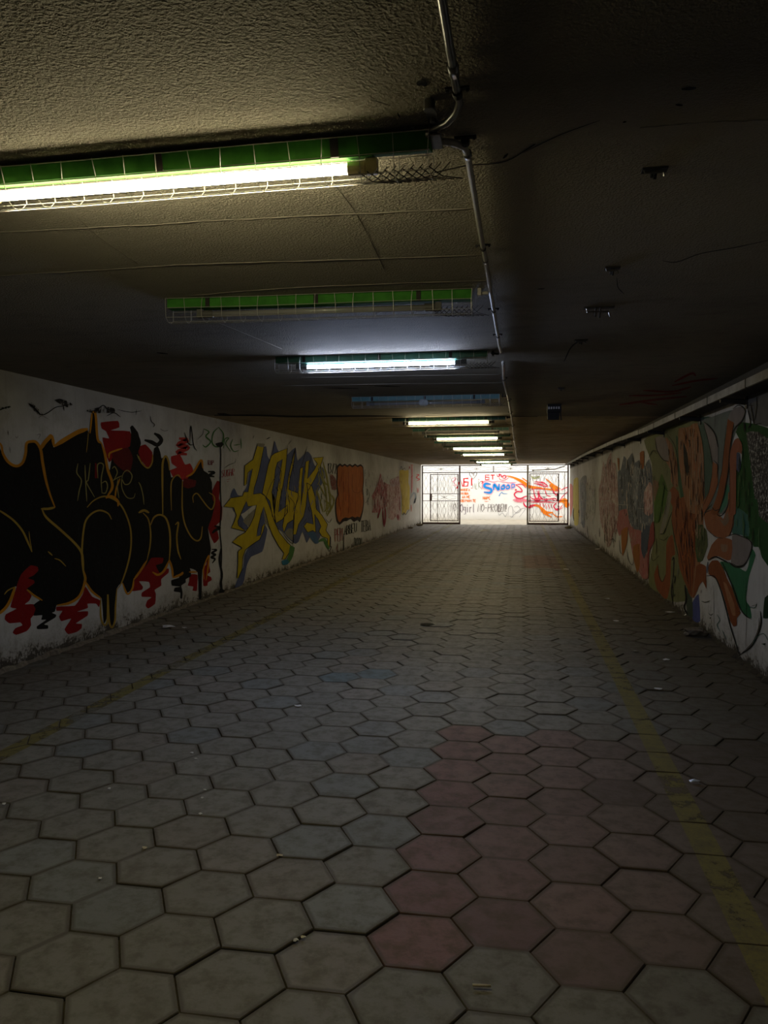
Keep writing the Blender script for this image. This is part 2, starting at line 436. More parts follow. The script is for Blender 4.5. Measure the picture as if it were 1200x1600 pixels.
def mat_line(wear):
    t = NT('worn_yellow_road_paint'); m = t.noise(11, 6, .7); f = t.noise(70, 3, .6); big = t.noise(1.3, 3)
    col = t.mix(t.ramp(m, .4, .65), (.19, .155, .04), (.12, .10, .04))
    col = t.mix(t.ramp(f, .45, .7, 0, .5), col, (.09, .08, .05))
    a = t.ramp(t.math('ADD', m, t.math('MULTIPLY', t.math('SUBTRACT', big, .5), .9)), .60-wear, .72-wear, 1, .12)
    return t.bsdf(col, .7, alpha=a)
o = lines['r'].build('painted_line', mat_line(.03), floor); o['label'] = 'worn yellow line painted along the right side of the paving'
o = lines['l'].build('painted_line', mat_line(.12), floor); o['label'] = 'faded yellow line painted along the left side of the paving'

mb = MB(); mb.box((XL-.35, Y0, -.25), (XL, YG+.25, ZC)); wall_left = tag(mb.build('wall_left', WALL_L), kind='structure')
mb = MB(); mb.box((XR, Y0, -.25), (XR+.35, YG+.25, ZC)); wall_right = tag(mb.build('wall_right', WALL_R), kind='structure')
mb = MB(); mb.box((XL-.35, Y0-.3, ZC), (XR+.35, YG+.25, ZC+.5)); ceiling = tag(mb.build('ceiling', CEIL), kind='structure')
mb = MB(); mb.box((XL-.35, Y0-.3, -.25), (XR+.35, Y0, ZC)); tag(mb.build('wall_light_stop', SLAB), kind='structure')  # unseen closing wall, added to keep sky light out from behind
# open stairwell beyond the gate
mb = MB(); mb.box((-13, YG, -.25), (11, YE+.3, -.004)); tag(mb.build('floor_outside', OUTFLOOR), kind='structure')
mb = MB(); mb.box((-13, YE, -.004), (11, YE+.3, 3.6)); wall_end = tag(mb.build('wall_end', WALL_E), kind='structure')
mb = MB(); mb.box((-13, YG-.05, -.004), (XL-.35, YG+.25, 3.6)); mb.box((XR+.35, YG-.05, -.004), (11, YG+.25, 3.6)); mb.box((XL-.35, YG-.05, ZC+.5), (XR+.35, YG+.25, 3.6))
tag(mb.build('wall_portal', SLAB), kind='structure')

# ------------------------------------------------------------------ left wall graffiti
A = T(0, 560, 3.2); B = T(0, 620, 6.6667); Cc = T(0, 800, 6.6667); D = T(150, 640, 6); Ee = T(150, 800, 6); Ff = T(340, 680, 6.316); G = T(500, 690, 7.5)
BLK = ((10, 10, 11), .03); ORA = ((196, 128, 22), .04); RED = ((134, 13, 15), .05); BLK2 = ((22, 21, 21), .25); DRED = ((92, 14, 15), .25); YEL = ((168, 134, 50), .08)
p = Paint('L', A)
# red clouds behind and beside the letters
p.P([(505,320),(590,312),(597,345),(555,360),(650,365),(665,440),(600,470),(545,520),(520,440),(512,395),(545,400),(530,365),(508,350)], RED)
p.L([(895,400),(935,410),(890,432),(940,446),(888,470),(935,480)], 24, ((176, 52, 46), .3))
p.P([(855,490),(900,482),(925,530),(950,525),(962,545),(975,600),(955,640),(920,610),(870,600),(850,560),(885,545),(858,525)], ((170, 40, 38), .25))
p.P([(1050,690),(1085,612),(1103,625),(1095,700),(1112,745),(1108,810),(1082,835),(1095,900),(1070,925),(1040,850)], RED)

p.at(Ee, 6)
p.P([(1030,500),(1055,400),(1062,500),(1072,560),(1040,590),(1080,610),(1085,640),(1050,660),(1045,690),(1005,690),(1000,500)], RED)
p.at(A, 3.2)
# the black mass of the letters
p.P([(-420,700),(-380,560),(-330,430),(-260,470),(-190,390),(-120,350),(-60,400),(0,450),(20,500),(50,533),(90,543),(122,520),(135,430),(160,415),(185,420),(205,450),(215,430),(255,388),(268,445),(350,400),(432,352),(444,370),(455,278),(478,278),(488,400),(508,420),(535,510),(548,560),(560,500),(600,462),(650,440),(655,370),(650,345),(663,335),(690,370),(702,420),(695,460),(712,520),(740,545),(762,520),(770,450),(790,440),(802,470),(808,500),(828,487),(845,520),(856,595),(880,585),(905,600),(920,620),(945,590),(1008,512),(1018,560),(1040,575),(1060,620),(1062,700),(1075,730),(1058,800),(1040,850),(1055,950),(1045,1000),(1012,1055),(1008,1195),(994,1200),(988,1070),(950,1050),(905,1085),(868,1098),(850,1015),(805,1080),(765,1068),(742,1025),(685,1090),(662,1150),(636,1172),(612,1122),(585,1150),(578,1300),(560,1335),(545,1305),(540,1180),(533,1300),(518,1325),(508,1200),(470,1170),(430,1120),(405,1185),(345,1225),(280,1235),(205,1215),(130,1155),(75,1140),(55,1200),(0,1272),(-80,1340),(-180,1300),(-240,1390),(-330,1250),(-400,1040)], BLK)
p.P([(560,470),(640,445),(665,500),(650,570),(615,560),(570,520)], ((88, 14, 15), .35))
p.P([(920,600),(980,610),(975,640),(940,650),(915,640)], ((96, 16, 16), .35))
p.P([(698,440),(728,430),(762,470),(757,525),(738,546),(706,510),(692,470)], RED)
p.at(Cc, 6.667)
p.P([(265,600),(320,555),(390,570),(400,610),(350,660),(290,690),(350,710),(360,740),(290,790),(275,812),(330,870),(305,925),(258,962),(350,960),(380,1040),(320,1110),(325,1180),(280,1240),(170,1280),(132,1255),(160,1210),(232,1180),(210,1150),(100,1160),(50,1120),(60,1065),(172,1008),(108,990),(150,850),(190,720),(220,650)], RED)
p.P([(590,985),(780,975),(860,860),(890,775),(960,880),(1045,920),(1032,992),(1000,955),(912,955),(915,1000),(805,1038),(915,1033),(912,1080),(790,1160),(852,1165),(850,1210),(800,1250),(710,1272),(672,1220),(742,1110),(640,1138),(615,1090),(650,1030),(590,1030)], RED)
p.P([(350,965),(440,908),(590,930),(572,1035),(540,1050),(586,1070),(575,1100),(460,1170),(500,1180),(498,1216),(390,1220),(385,1190),(482,1122),(430,1122),(440,1075),(350,1080),(370,1010)], BLK)
p.at(Ee, 6)
p.P([(370,600),(480,490),(520,430),(630,430),(622,480),(560,500),(600,575),(640,535),(682,530),(680,570),(612,630),(612,690),(550,730),(562,770),(555,860),(490,905),(465,880),(480,830),(522,798),(430,795),(430,755),(505,705),(495,655),(405,650),(440,700),(430,730),(330,742),(365,640)], RED)
p.P([(880,585),(952,588),(950,690),(945,740),(905,737),(912,700),(860,690),(872,650)], RED)
p.P([(780,560),(880,528),(892,600),(842,630),(842,660),(800,690),(812,750),(808,812),(790,808),(790,755),(730,745),(738,710),(790,700),(712,690),(705,640),(780,615)], BLK)
p.L([(1085,350),(1130,355),(1085,385),(1120,400),(1080,425),(1115,440),(1090,480)], 20, BLK)
p.L([(1110,130),(1160,150),(1120,170),(1090,200)], 26, BLK)
p.at(D, 6)
p.L([(455,285),(520,305),(575,330),(612,290),(590,250),(545,222)], 38, BLK2)
p.L([(338,150),(345,200),(385,250),(405,310),(395,380)], 32, BLK)
p.L([(1050,580),(1110,590),(1060,615),(1110,630)], 24, ((26, 30, 30), .2))
# orange contour lines
p.P([(-8,500),(2,505),(14,530),(18,600),(14,640),(-10,640)], ((110, 14, 14), .2))
p.at(A, 3.2); p.L([(-120,345),(-190,385),(-260,465),(-330,425),(-385,560),(-420,700),(-405,1040),(-330,1250),(-240,1390),(-180,1300)], 14, ORA); p.L([(-300,600),(-240,800),(-260,1000),(-160,1120)], 10, YEL)
p.at(A, 3.2)
for pts, w, c in [
 ([(-70,395),(0,425),(15,475),(42,518),(80,538),(112,522),(128,475),(133,425),(160,415),(182,420),(203,455),(213,520),(230,610),(250,680),(275,745)], 14, ORA),
 ([(275,745),(240,752),(205,752)], 12, YEL), ([(208,750),(232,795),(300,855),(370,920),(405,965),(414,1010),(418,1060)], 12, YEL), ([(418,1060),(426,1110),(400,1185),(350,1222),(285,1235)], 13, ORA),
 ([(203,455),(220,425),(250,392),(262,385)], 20, ORA), ([(262,385),(270,440)], 16, ORA), ([(270,440),(330,402),(390,368),(440,352)], 22, ORA),
 ([(450,375),(456,320),(460,272)], 8, ORA), ([(460,268),(478,280),(488,400),(508,425)], 12, ORA), ([(508,425),(525,480),(540,560),(558,610),(560,650),(530,700)], 13, ORA),
 ([(435,745),(470,710),(520,690),(570,705),(605,735),(632,785),(652,850),(656,920),(648,990),(630,1060),(606,1125),(583,1158)], 8, YEL),
 ([(585,1150),(578,1240),(575,1310),(560,1345),(546,1312),(541,1180)], 9, YEL),
 ([(558,805),(540,775),(500,760),(460,775),(430,810),(418,860),(412,920),(410,980),(414,1050),(426,1115)], 9, YEL), ([(426,1115),(460,1165),(505,1200)], 11, ORA), ([(504,1200),(504,1290),(520,1332),(537,1310),(537,1180)], 9, YEL),
 ([(-30,745),(20,775),(70,812),(112,862),(140,920),(160,968)], 10, YEL), ([(145,865),(150,910),(160,960)], 4, YEL),
 ([(-20,1290),(30,1245),(58,1195),(75,1142)], 15, ORA), ([(75,1142),(40,1160),(22,1180)], 6, YEL), ([(135,1155),(170,1185),(212,1210)], 10, ORA),
 ([(693,772),(720,760),(746,772)], 12, YEL), ([(715,772),(742,805),(753,870),(750,940),(735,1010)], 7, YEL), ([(735,1010),(700,1065),(670,1105)], 11, ORA), ([(670,1100),(662,1150),(637,1178),(612,1122)], 9, ORA),
 ([(752,835),(770,795),(800,782),(830,800),(848,860),(851,940),(846,1010)], 9, YEL), ([(846,1010),(820,1062),(790,1082),(762,1068)], 11, ORA), ([(846,1005),(860,1050),(865,1097)], 10, ORA), ([(865,1097),(905,1080),(915,1068)], 12, ORA),
 ([(876,832),(892,822),(884,890),(890,960),(905,1005)], 8, YEL), ([(814,780),(812,600),(814,520),(828,488),(843,515),(848,560)], 10, YEL), ([(857,760),(855,640),(866,600),(890,583),(905,600)], 6, YEL),
 ([(912,610),(911,680),(912,760),(925,830),(955,890),(985,912),(1005,895),(1012,840)], 7, YEL), ([(967,722),(965,690),(985,675),(1010,705),(1035,738),(1058,755),(1072,725),(1070,690),(1045,670)], 6, YEL),
 ([(930,592),(965,572),(1005,508),(1015,550)], 10, ORA), ([(945,1068),(985,1068)], 10, ORA), ([(1020,1105),(1018,1050),(1045,985),(1040,1050),(1030,1110)], 7, ORA),
 ([(692,488),(710,525),(740,548),(760,522),(764,480)], 7, YEL), ([(545,500),(548,475),(575,462),(612,450)], 9, ORA), ([(575,700),(582,650),(600,600)], 8, ORA), ([(530,697),(560,690),(590,715),(590,740)], 12, ORA),
 ([(240,965),(262,985)], 8, YEL), ([(272,1000),(300,1010),(330,1040)], 6, YEL), ([(443,360),(438,420),(432,470)], 3, YEL)]:
    p.L(pts, w, c)
p.at(B, 6.667)
TAGC = ((150, 138, 78), .05)
for pts in [[(812,695),(800,790),(848,870),(825,980),(808,1085)], [(885,710),(893,900),(905,1090)], [(940,690),(920,860),(902,895),(985,1045)], [(1020,850),(1018,705),(1078,710),(1055,850),(1062,1005)], [(1060,900),(1100,880),(1120,930),(1100,1000),(1060,1000)]]: p.L(pts, 11, TAGC)
p.at(D, 6)
for pts in [[(150,555),(175,535),(200,590),(165,665)], [(150,670),(200,640),(245,620)], [(205,650),(200,720),(215,830)], [(240,660),(258,595),(298,570),(338,620),(315,690),(270,700),(242,655),(245,740),(290,822),(350,828),(368,785)], [(400,680),(420,720),(440,800),(450,890)], [(385,420),(410,480)]]: p.L(pts, 9, TAGC)
p.build('graffiti_lettering', wall_left, 'huge black graffiti letters with orange outlines and red cloud drips')

p = Paint('L', D)
gr = ((70, 120, 60), .35); pk = ((168, 70, 75), .3)
for pts in [[(1010,180),(1060,210),(1030,250),(1075,300),(1030,350),(1000,330)], [(1150,165),(1100,220),(1090,310),(1130,350),(1180,320),(1195,230),(1150,165)]]: p.L(pts, 12, gr)
p.at(Ff, 6.316)
for pts in [[(60,130),(70,40),(110,30),(80,80),(130,160)], [(150,40),(130,100),(160,160),(210,150)], [(160,100),(220,90)], [(230,30),(235,130)]]: p.L(pts, 10, gr)
p.text('SUGHR', 38, 345, 26, 70, 6, pk, slant=6, dy=-4); p.L([(85,440),(130,432)], 5, pk, False); p.L([(90,460),(112,455)], 5, pk, False)
p.at(D, 6); p.text('RIP', 1052, 475, 22, 45, 6, ((120, 40, 50), .1))
p.build('graffiti_tag', wall_left, 'faint green and red spray tags high beside the wall joint')

# wall joint and cracks
p = Paint('L', A); dk = ((14, 13, 12), .05)
p.L([(1090,430),(1100,440),(1104,480),(1102,640),(1106,760),(1100,860),(1108,960),(1106,1080),(1112,1170)], 6, dk, taper=False)
p.L([(1105,950),(1098,1010),(1110,1080),(1104,1130),(1115,1175)], 11, dk)
p.P([(1078,425),(1110,418),(1118,430),(1105,445),(1085,440)], dk)
p.P([(1100,1150),(1125,1160),(1130,1185),(1098,1192)], dk)
p.at(B, 6.667)
SMD = ((30, 27, 24), .62)
p.P([(290,50),(330,60),(400,130),(450,190),(400,190),(330,120)], SMD); p.P([(560,30),(670,30),(760,80),(700,110),(600,60)], SMD); p.P([(900,140),(1080,100),(1190,120),(1190,165),(960,170)], SMD); p.P([(-20,120),(100,95),(110,110),(20,140),(-20,160)], SMD)
for pts, w in [([(-20,145),(40,120),(100,100)], 12), ([(290,65),(340,90),(380,150),(440,188),(500,165),(580,110),(660,95),(740,72)], 9), ([(300,75),(360,120),(420,185)], 18), ([(570,40),(620,25),(665,38)], 9), ([(660,90),(668,145)], 11),
               ([(930,150),(1000,140),(1075,88),(1120,130),(1190,150)], 9), ([(80,350),(88,400)], 8), ([(100,520),(108,585)], 6), ([(400,220),(440,200),(520,240)], 3), ([(380,400),(420,390),(400,440)], 4), ([(160,410),(175,430),(190,405)], 4)]: p.L(pts, w, dk)
p.at(D, 6)
for pts, w in [([(100,60),(170,30),(230,70)], 7), ([(380,0),(375,50)], 6), ([(510,60),(520,110),(550,140),(535,165)], 6), ([(600,180),(640,200),(680,192)], 4), ([(830,215),(870,320),(910,330)], 10), ([(880,330),(890,150),(915,330),(945,385)], 8), ([(950,280),(1000,230),(1010,180)], 4), ([(1130,50),(1200,45)], 14), ([(200,0),(330,25),(430,10)], 5)]: p.L(pts, w, dk)
p.at(Ff, 6.316)
for pts, w in [([(60,330),(120,290),(170,270),(180,230)], 4), ([(350,30),(360,0)], 5), ([(480,40),(520,20)], 10), ([(700,90),(730,50)], 5), ([(200,160),(205,210)], 3)]: p.L(pts, w, dk)
p.build('wall_crack', wall_left, 'dark vertical joint and ragged cracks in the left wall')

# yellow and blue piece
p = Paint('L', Ff)
BLU = ((78, 88, 124), .12); YLW = ((190, 168, 22), .08); INK = ((26, 27, 34), .1); GRN = ((70, 118, 62), .1); TEA = ((44, 110, 140), .1)
p.P([(440,130),(480,110),(492,200),(520,240),(562,55),(588,130),(640,230),(690,190),(770,120),(790,250),(885,160),(925,200),(960,300),(1040,320),(1062,420),(990,560),(1010,740),(1045,900),(985,1062),(935,960),(880,1065),(838,950),(800,1050),(765,1072),(700,1020),(650,960),(560,900),(520,720),(475,700),(465,870),(492,930),(470,1050),(440,1150),(330,1200),(290,1280),(262,1430),(240,1480),(170,1505),(195,1430),(255,1300),(268,1180),(335,1060),(395,1000),(390,900),(420,740),(375,680),(262,765),(232,785),(300,905),(272,938),(195,870),(235,740),(180,770),(150,720),(240,680),(258,560),(292,500),(320,350),(400,330)], BLU)
p.P([(125,610),(162,520),(200,590),(250,600),(240,640)], BLU); p.P([(500,900),(545,920),(600,1010),(560,1000)], INK)
W_ = ((128, 124, 110), .1)
p.P([(455,710),(490,760),(530,870),(500,900),(465,840)], W_); p.P([(300,790),(380,720),(370,800),(310,900),(250,850)], W_); p.P([(665,960),(700,920),(745,930),(745,1040),(700,1010)], W_)
strokes = [([(430,85),(405,250),(355,420),(312,560),(295,665)], 58), ([(400,200),(330,250),(290,300),(278,380),(272,480)], 30), ([(75,690),(150,655),(245,655)], 72), ([(150,700),(225,735),(205,800),(175,890)], 36), ([(135,900),(200,920),(275,950)], 20),
 ([(295,660),(380,605),(440,600),(490,690),(545,810),(600,960),(660,1060),(715,1110),(665,1215)], 58), ([(440,610),(465,450),(505,300),(548,180)], 50), ([(435,640),(405,760),(345,900),(285,1000),(150,1055)], 74), ([(300,1060),(380,1020),(440,900)], 40), ([(270,1050),(240,1150),(225,1260),(205,1400)], 56),
 ([(560,200),(620,175),(690,130)], 42), ([(672,160),(655,330),(640,480),(610,640),(588,810)], 36), ([(605,270),(575,450),(552,570)], 34), ([(540,480),(560,650),(575,830)], 26), ([(740,240),(712,400),(692,560),(680,770)], 34), ([(700,520),(795,580),(760,700),(750,820)], 28),
 ([(820,320),(800,480),(800,600),(790,740)], 30), ([(890,250),(862,500),(840,720),(805,810),(770,960)], 46), ([(1045,225),(945,235)], 46), ([(990,260),(980,330),(910,410),(862,500)], 44), ([(895,470),(945,560),(962,700),(1020,800),(1062,890),(1030,950)], 44),
 ([(900,620),(930,760),(945,890),(860,900)], 34), ([(1000,950),(1075,960),(1110,1010),(1100,1110)], 42), ([(650,950),(665,880),(740,840)], 30), ([(580,860),(640,840),(700,760)], 28)]
SHP = [
 [(395,85),(462,92),(440,200),(415,330),(390,430),(362,520),(352,582),(425,572),(470,600),(520,720),(560,850),(610,960),(690,1060),(735,1100),(700,1170),(665,1225),(635,1225),(655,1165),(600,1090),(540,980),(505,890),(480,790),(455,705),(430,780),(395,930),(385,1000),(425,985),(440,900),(470,870),(450,950),(415,1030),(340,1080),(275,1130),(250,1200),(240,1330),(205,1410),(190,1410),(200,1280),(200,1150),(240,1110),(145,1055),(200,1000),(270,960),(320,890),(360,800),(385,690),(300,705),(285,650),(262,700),(235,760),(200,850),(205,890),(245,920),(275,950),(135,915),(165,850),(185,790),(160,715),(60,705),(130,620),(245,600),(262,560),(300,560),(320,450),(345,330),(300,370),(285,480),(262,500),(268,300),(350,240),(385,120)],
 [(560,180),(690,130),(672,330),(645,500),(615,640),(600,760),(690,690),(690,760),(640,830),(575,868),(560,800),(575,640),(600,480),(625,330),(640,235),(590,270),(570,340),(560,450),(535,560),(548,700),(575,860),(540,800),(515,650),(470,600),(440,570),(470,430),(500,290),(530,205)],
 [(770,130),(735,250),(700,400),(680,560),(665,760),(640,900),(655,960),(690,870),(752,830),(762,720),(790,640),(802,575),(702,535),(715,420),(750,280)],
 [(845,310),(815,330),(800,480),(795,600),(770,700),(750,800),(745,980),(775,980),(800,880),(850,800),(872,700),(885,560),(960,430),(1010,320),(1045,215),(945,225),(985,280),(955,340),(888,430),(905,250),(870,260),(855,400),(835,600),(822,690),(830,480)],
 [(880,470),(930,500),(960,600),(975,730),(1030,790),(1085,880),(1070,940),(1110,1000),(1105,1110),(1085,1100),(1085,1020),(1030,1000),(1000,950),(1020,900),(990,830),(958,780),(970,960),(940,940),(890,960),(850,900),(880,860),(945,880),(930,760),(900,640)]]
for q in SHP: p.P(q, YLW, False)
for q in SHP: p.L(q+[q[0]], 7, INK, False, False)
for pts in [[(300,560),(285,655)], [(440,90),(395,330),(330,600)], [(352,582),(300,620)], [(560,185),(530,420),(520,640)], [(430,640),(385,690)]]: p.L(pts, 4, ((150, 140, 60), .2))
p.P([(395,80),(465,85),(455,120),(395,108)], W_)
for pts in [[(560,60),(545,180)], [(690,100),(680,220)], [(770,120),(735,240),(760,400)], [(885,110),(850,230),(820,330)], [(925,200),(905,330)], [(470,640),(520,500),(590,380)], [(700,600),(760,680),(740,760)], [(150,1060),(240,1110),(200,1140)], [(205,1140),(195,1400)], [(840,880),(880,820)], [(860,300),(870,420)], [(580,300),(630,360),(610,480)]]: p.L(pts, 5, INK)
for k, pts in enumerate([[(1040,260),(1080,420),(1110,640),(1085,740)], [(1000,350),(1060,520),(1080,700),(1050,760)], [(970,540),(1010,640),(1040,760)], [(1090,560),(1150,640),(1110,760)], [(1050,640),(1120,700),(1080,800)], [(1000,480),(1060,600)], [(1020,300),(1050,450),(1090,500)]]): p.L(pts, 16, ((132, 130, 60), .45))
p.P([(715,1090),(762,1110),(742,1200),(705,1262),(680,1230),(700,1180)], GRN); p.P([(632,1240),(690,1225),(705,1255),(690,1275),(645,1282)], TEA)
p.L([(990,1050),(1050,1030),(1075,1080),(1100,1125)], 30, GRN); p.P([(880,960),(960,960),(1000,1060),(960,1070)], ((60, 92, 130), .1))
p.L([(640,960),(700,1040),(745,1065),(750,980)], 6, INK); p.L([(760,720),(755,860),(745,1000),(742,1100)], 5, INK); p.L([(1080,960),(1115,1010),(1112,1095),(1125,1100),(1100,1145),(1085,1105)], 6, INK)
p.L([(1060,820),(1100,860),(1130,820)], 5, INK)
streaks(p, [(990,280),(1060,300),(1150,640),(1080,820),(1000,740)], 40, [((140, 138, 64), .3), ((80, 90, 70), .3), ((150, 150, 120), .4)], 6, 26, (40, 160), 14)
streaks(p, [(540,240),(980,240),(980,800),(560,820)], 50, [INK, ((96, 104, 140), .2), ((150, 132, 40), .3)], 5, 27, (40, 150), 10)
p.build('graffiti_piece', wall_left, 'angular yellow and slate blue graffiti piece with dark outlines')

# orange bubble piece and the tags around it
p = Paint('L', G); OR2 = ((172, 96, 44), .10)
p.P([(198,290),(235,255),(262,275),(290,258),(320,278),(350,260),(380,280),(412,258),(440,280),(475,264),(508,300),(516,450),(508,560),(518,700),(505,820),(470,945),(440,920),(400,940),(360,905),(320,930),(280,935),(230,975),(195,930),(178,800),(182,680),(205,620),(192,500),(197,400)], ((36, 28, 24), .12))
p.P([(208,310),(235,280),(262,298),(290,280),(320,300),(350,282),(380,302),(412,280),(440,300),(475,285),(500,310),(506,450),(498,560),(508,700),(496,800),(468,885),(440,878),(410,890),(380,876),(340,895),(300,888),(262,905),(232,945),(208,910),(190,800),(194,680),(217,620),(204,500),(209,400)], OR2)
for pts in [[(270,330),(275,600),(268,850)], [(330,320),(335,500),(330,880)], [(385,330),(380,560),(440,600),(500,570)], [(440,320),(445,520)], [(300,400),(305,700)], [(420,620),(415,860)]]: p.L(pts, 5, ((120, 56, 28), .3))
p.text('13/2', 95, 255, 30, 120, 8, ((44, 44, 40), .2))
p.L([(110,390),(150,400),(185,470),(150,520),(190,560)], 12, ((130, 76, 76), .4)); p.P([(115,400),(180,430),(195,560),(140,560)], ((130, 84, 84), .55))
p.text('ABBEU', 285, 985, 30, 110, 8, ((28, 30, 28), .15), dy=-8); p.text('TEBA', 480, 930, 30, 130, 8, ((28, 30, 28), .15), dy=-6)
p.text('DOOM', 405, 1125, 22, 90, 6, ((50, 60, 46), .3)); p.text('PEM', 178, 1020, 30, 150, 8, ((150, 66, 66), .25), dy=-4)
p.L([(280,1080),(278,1200),(275,1300)], 9, ((30, 30, 28), .1)); p.L([(210,1190),(190,1280)], 6, ((120, 50, 50), .2)); p.L([(210,1190),(208,1290)], 5, ((120, 50, 50), .2))
p.text('FEBE', 525, 330, 12, 80, 5, ((50, 60, 50), .2), dy=110); p.L([(515,200),(516,270)], 8, ((190, 188, 180), 0))
p.L([(560,560),(580,640),(550,700),(530,720)], 5, ((50, 60, 50), .2))
streaks(p, [(210,300),(500,300),(500,800),(230,900),(192,780),(212,620)], 60, [((150, 62, 14), .2), ((120, 50, 18), .2), ((208, 110, 50), .3)], 5, 25, (60, 240))
p.build('graffiti_bubble', wall_left, 'plain orange bubble graffiti with scalloped edge and small black tags')

SCRP = speckle_mat('scraped_pink_paint', (.42, .20, .19), (.66, .52, .48), .47, .56)
SCRR = speckle_mat('scraped_crimson_paint', (.32, .06, .07), (.55, .42, .40), .50, .60)
p = Paint('L', G)
p.P([(605,640),(640,580),(680,480),(712,370),(735,470),(790,500),(810,640),(800,770),(760,760),(735,800),(715,780),(690,830),(610,830),(640,720)], SCRR)
p.P([(790,500),(850,520),(900,500),(935,450),(948,560),(945,900),(920,930),(890,880),(850,920),(800,890),(775,700)], SCRP)
p.P([(815,450),(870,430),(925,400),(930,500),(880,525),(830,520)], speckle_mat('scratched_rose_paint', (.30, .12, .14), (.60, .5, .5), .48, .54))
for pts, w in [([(760,760),(768,880),(752,1000)], 20), ([(735,790),(742,900),(750,990)], 16), ([(710,780),(690,850),(678,900)], 18), ([(885,520),(888,600)], 14), ([(912,850),(915,920)], 26)]: p.L(pts, w, ((122, 26, 34), .1))
p.P([(930,345),(965,330),(1000,340),(1040,335),(1036,480),(1052,540),(1046,790),(1020,800),(1000,850),(980,830),(960,855),(958,640),(938,520)], ((206, 182, 70), .16))
p.L([(935,330),(955,290),(965,330),(990,310),(1000,330)], 5, ((40, 40, 40), .1)); p.L([(958,840),(975,860),(985,830),(1005,855),(1045,795)], 6, ((40, 40, 40), .1))
for pts, w, c in [([(1040,330),(1050,290),(1058,330)], 7, (150,50,50)), ([(1060,275),(1095,275)], 8, (190,70,70)), ([(1078,275),(1078,420),(1075,600)], 16, (200,110,110)), ([(1065,420),(1090,400)], 10, (190,90,90)), ([(1130,385),(1160,390),(1130,420),(1165,440),(1135,462)], 12, (210,84,80)), ([(1140,540),(1145,600)], 12, (210,130,120)), ([(1160,540),(1155,600)], 8, (210,130,120)), ([(1070,740),(1072,820)], 14, (206,130,120)), ([(1050,680),(1100,600),(1120,640),(1105,720),(1130,640)], 18, (160,170,176))]: p.L(pts, w, (c, .3))
WH = ((200, 178, 168), .25); RD = ((120, 40, 44), .3)
streaks(p, [(610,640),(680,500),(712,390),(790,510),(800,760),(700,800),(620,820)], 90, [WH, RD, ((70, 40, 40), .3)], 6, 21, (30, 140))
streaks(p, [(790,510),(940,470),(945,900),(850,900),(790,860)], 70, [WH, WH, RD], 6, 22, (30, 160))
streaks(p, [(935,350),(1035,345),(1045,780),(965,840)], 30, [((220, 200, 110), .2), ((150, 120, 40), .2)], 5, 23, (30, 140))
streaks(p, [(545,300),(900,350),(900,400),(600,560),(545,700)], 40, [((80, 78, 66), .3), ((110, 70, 66), .3)], 3, 24, (30, 110))
p.build('scraped_graffiti', wall_left, 'scraped pink and crimson graffiti with yellow patch near the gate')

# ------------------------------------------------------------------ right wall mural
Rt = T(1060, 600, 8); Rb = T(1060, 780, 5.714); Rm = T(970, 640, 5); Rf = T(880, 650, 6.4)
MOR = ((154, 90, 58), .12); MOR2 = ((136, 72, 38), .12); MBR = speckle_mat('streaked_brown_mural', (.27, .095, .03), (.44, .27, .17), .5, .64, (1, 2.4, .3), 8)
TIP = ((132, 122, 116), .12); MGR = ((22, 74, 26), .08); MGL = ((70, 92, 78), .12); MGT = ((52, 96, 74), .12); LNE = ((14, 15, 15), .05)
SPK = speckle_mat('gritty_black_patch', (.018, .018, .017), (.46, .44, .38), .53, .57, (1, 1, 1), 30)
OLV = ((112, 116, 78), .2)
p = Paint('R', Rm)
p.P([(180,240),(300,170),(430,110),(560,90),(660,60),(660,700),(600,1200),(560,1470),(480,1500),(400,1500),(230,1400),(215,1250),(260,1000),(255,700),(240,420)], OLV)
p.P([(260,880),(262,700),(300,560),(320,500),(365,620),(355,740),(300,880)], ((66, 100, 34), .3))
p.P([(430,200),(470,260),(500,420),(530,560),(515,750),(480,765),(455,600),(440,420)], ((48, 84, 58), .1))
p.P([(600,80),(720,60),(760,300),(720,560),(660,700),(640,400)], MGL)
p.at(Rt, 8)
p.P([(240,470),(420,410),(640,330),(830,330),(830,520),(720,600),(640,900),(620,1600),(300,1600),(310,900),(290,700)], ((104, 112, 104), .1))
p.P([(250,480),(320,500),(400,800),(430,1000),(400,1350),(310,1520),(310,900)], MGL)
p.P([(560,1300),(620,1250),(640,1400),(600,1520),(540,1600),(520,1600)], ((62, 122, 92), .1))
p.P([(715,600),(760,570),(850,600),(900,900),(950,1300),(970,1700),(700,1700),(710,1100),(780,1040),(795,760)], MGR)
p.P([(780,480),(960,500),(1140,560),(1160,720),(1060,640),(960,600),(850,620),(720,600)], MGR)
p.P([(850,610),(1000,600),(1160,740),(1200,1300),(1170,2040),(1000,1700),(930,1250),(895,950)], SPK)
p.P([(850,30),(1160,-60),(1160,520),(980,500),(900,440),(860,260)], ((96, 95, 92), .15))
p.at(Rb, 5.714)
p.P([(500,0),(700,0),(720,150),(830,260),(830,620),(745,520),(722,430),(672,425),(652,370),(560,320),(480,300)], ((26, 78, 34), .12))
p.P([(500,60),(620,140),(630,330),(560,320),(480,305),(490,160)], ((56, 104, 90), .1))
p.P([(370,560),(430,560),(520,600),(600,645),(622,600),(655,440),(690,500),(630,690),(604,900),(640,960),(655,1065),(590,1030),(550,980),(500,860),(450,700)], ((44, 110, 72), .1))
p.P([(770,880),(830,850),(830,1050),(755,1062)], ((16, 52, 32), .1))
p.P([(120,930),(180,845),(195,1090),(130,1090)], ((74, 84, 142), .12)); p.P([(60,780),(120,870),(130,1050),(80,1040)], ((66, 78, 66), .2))
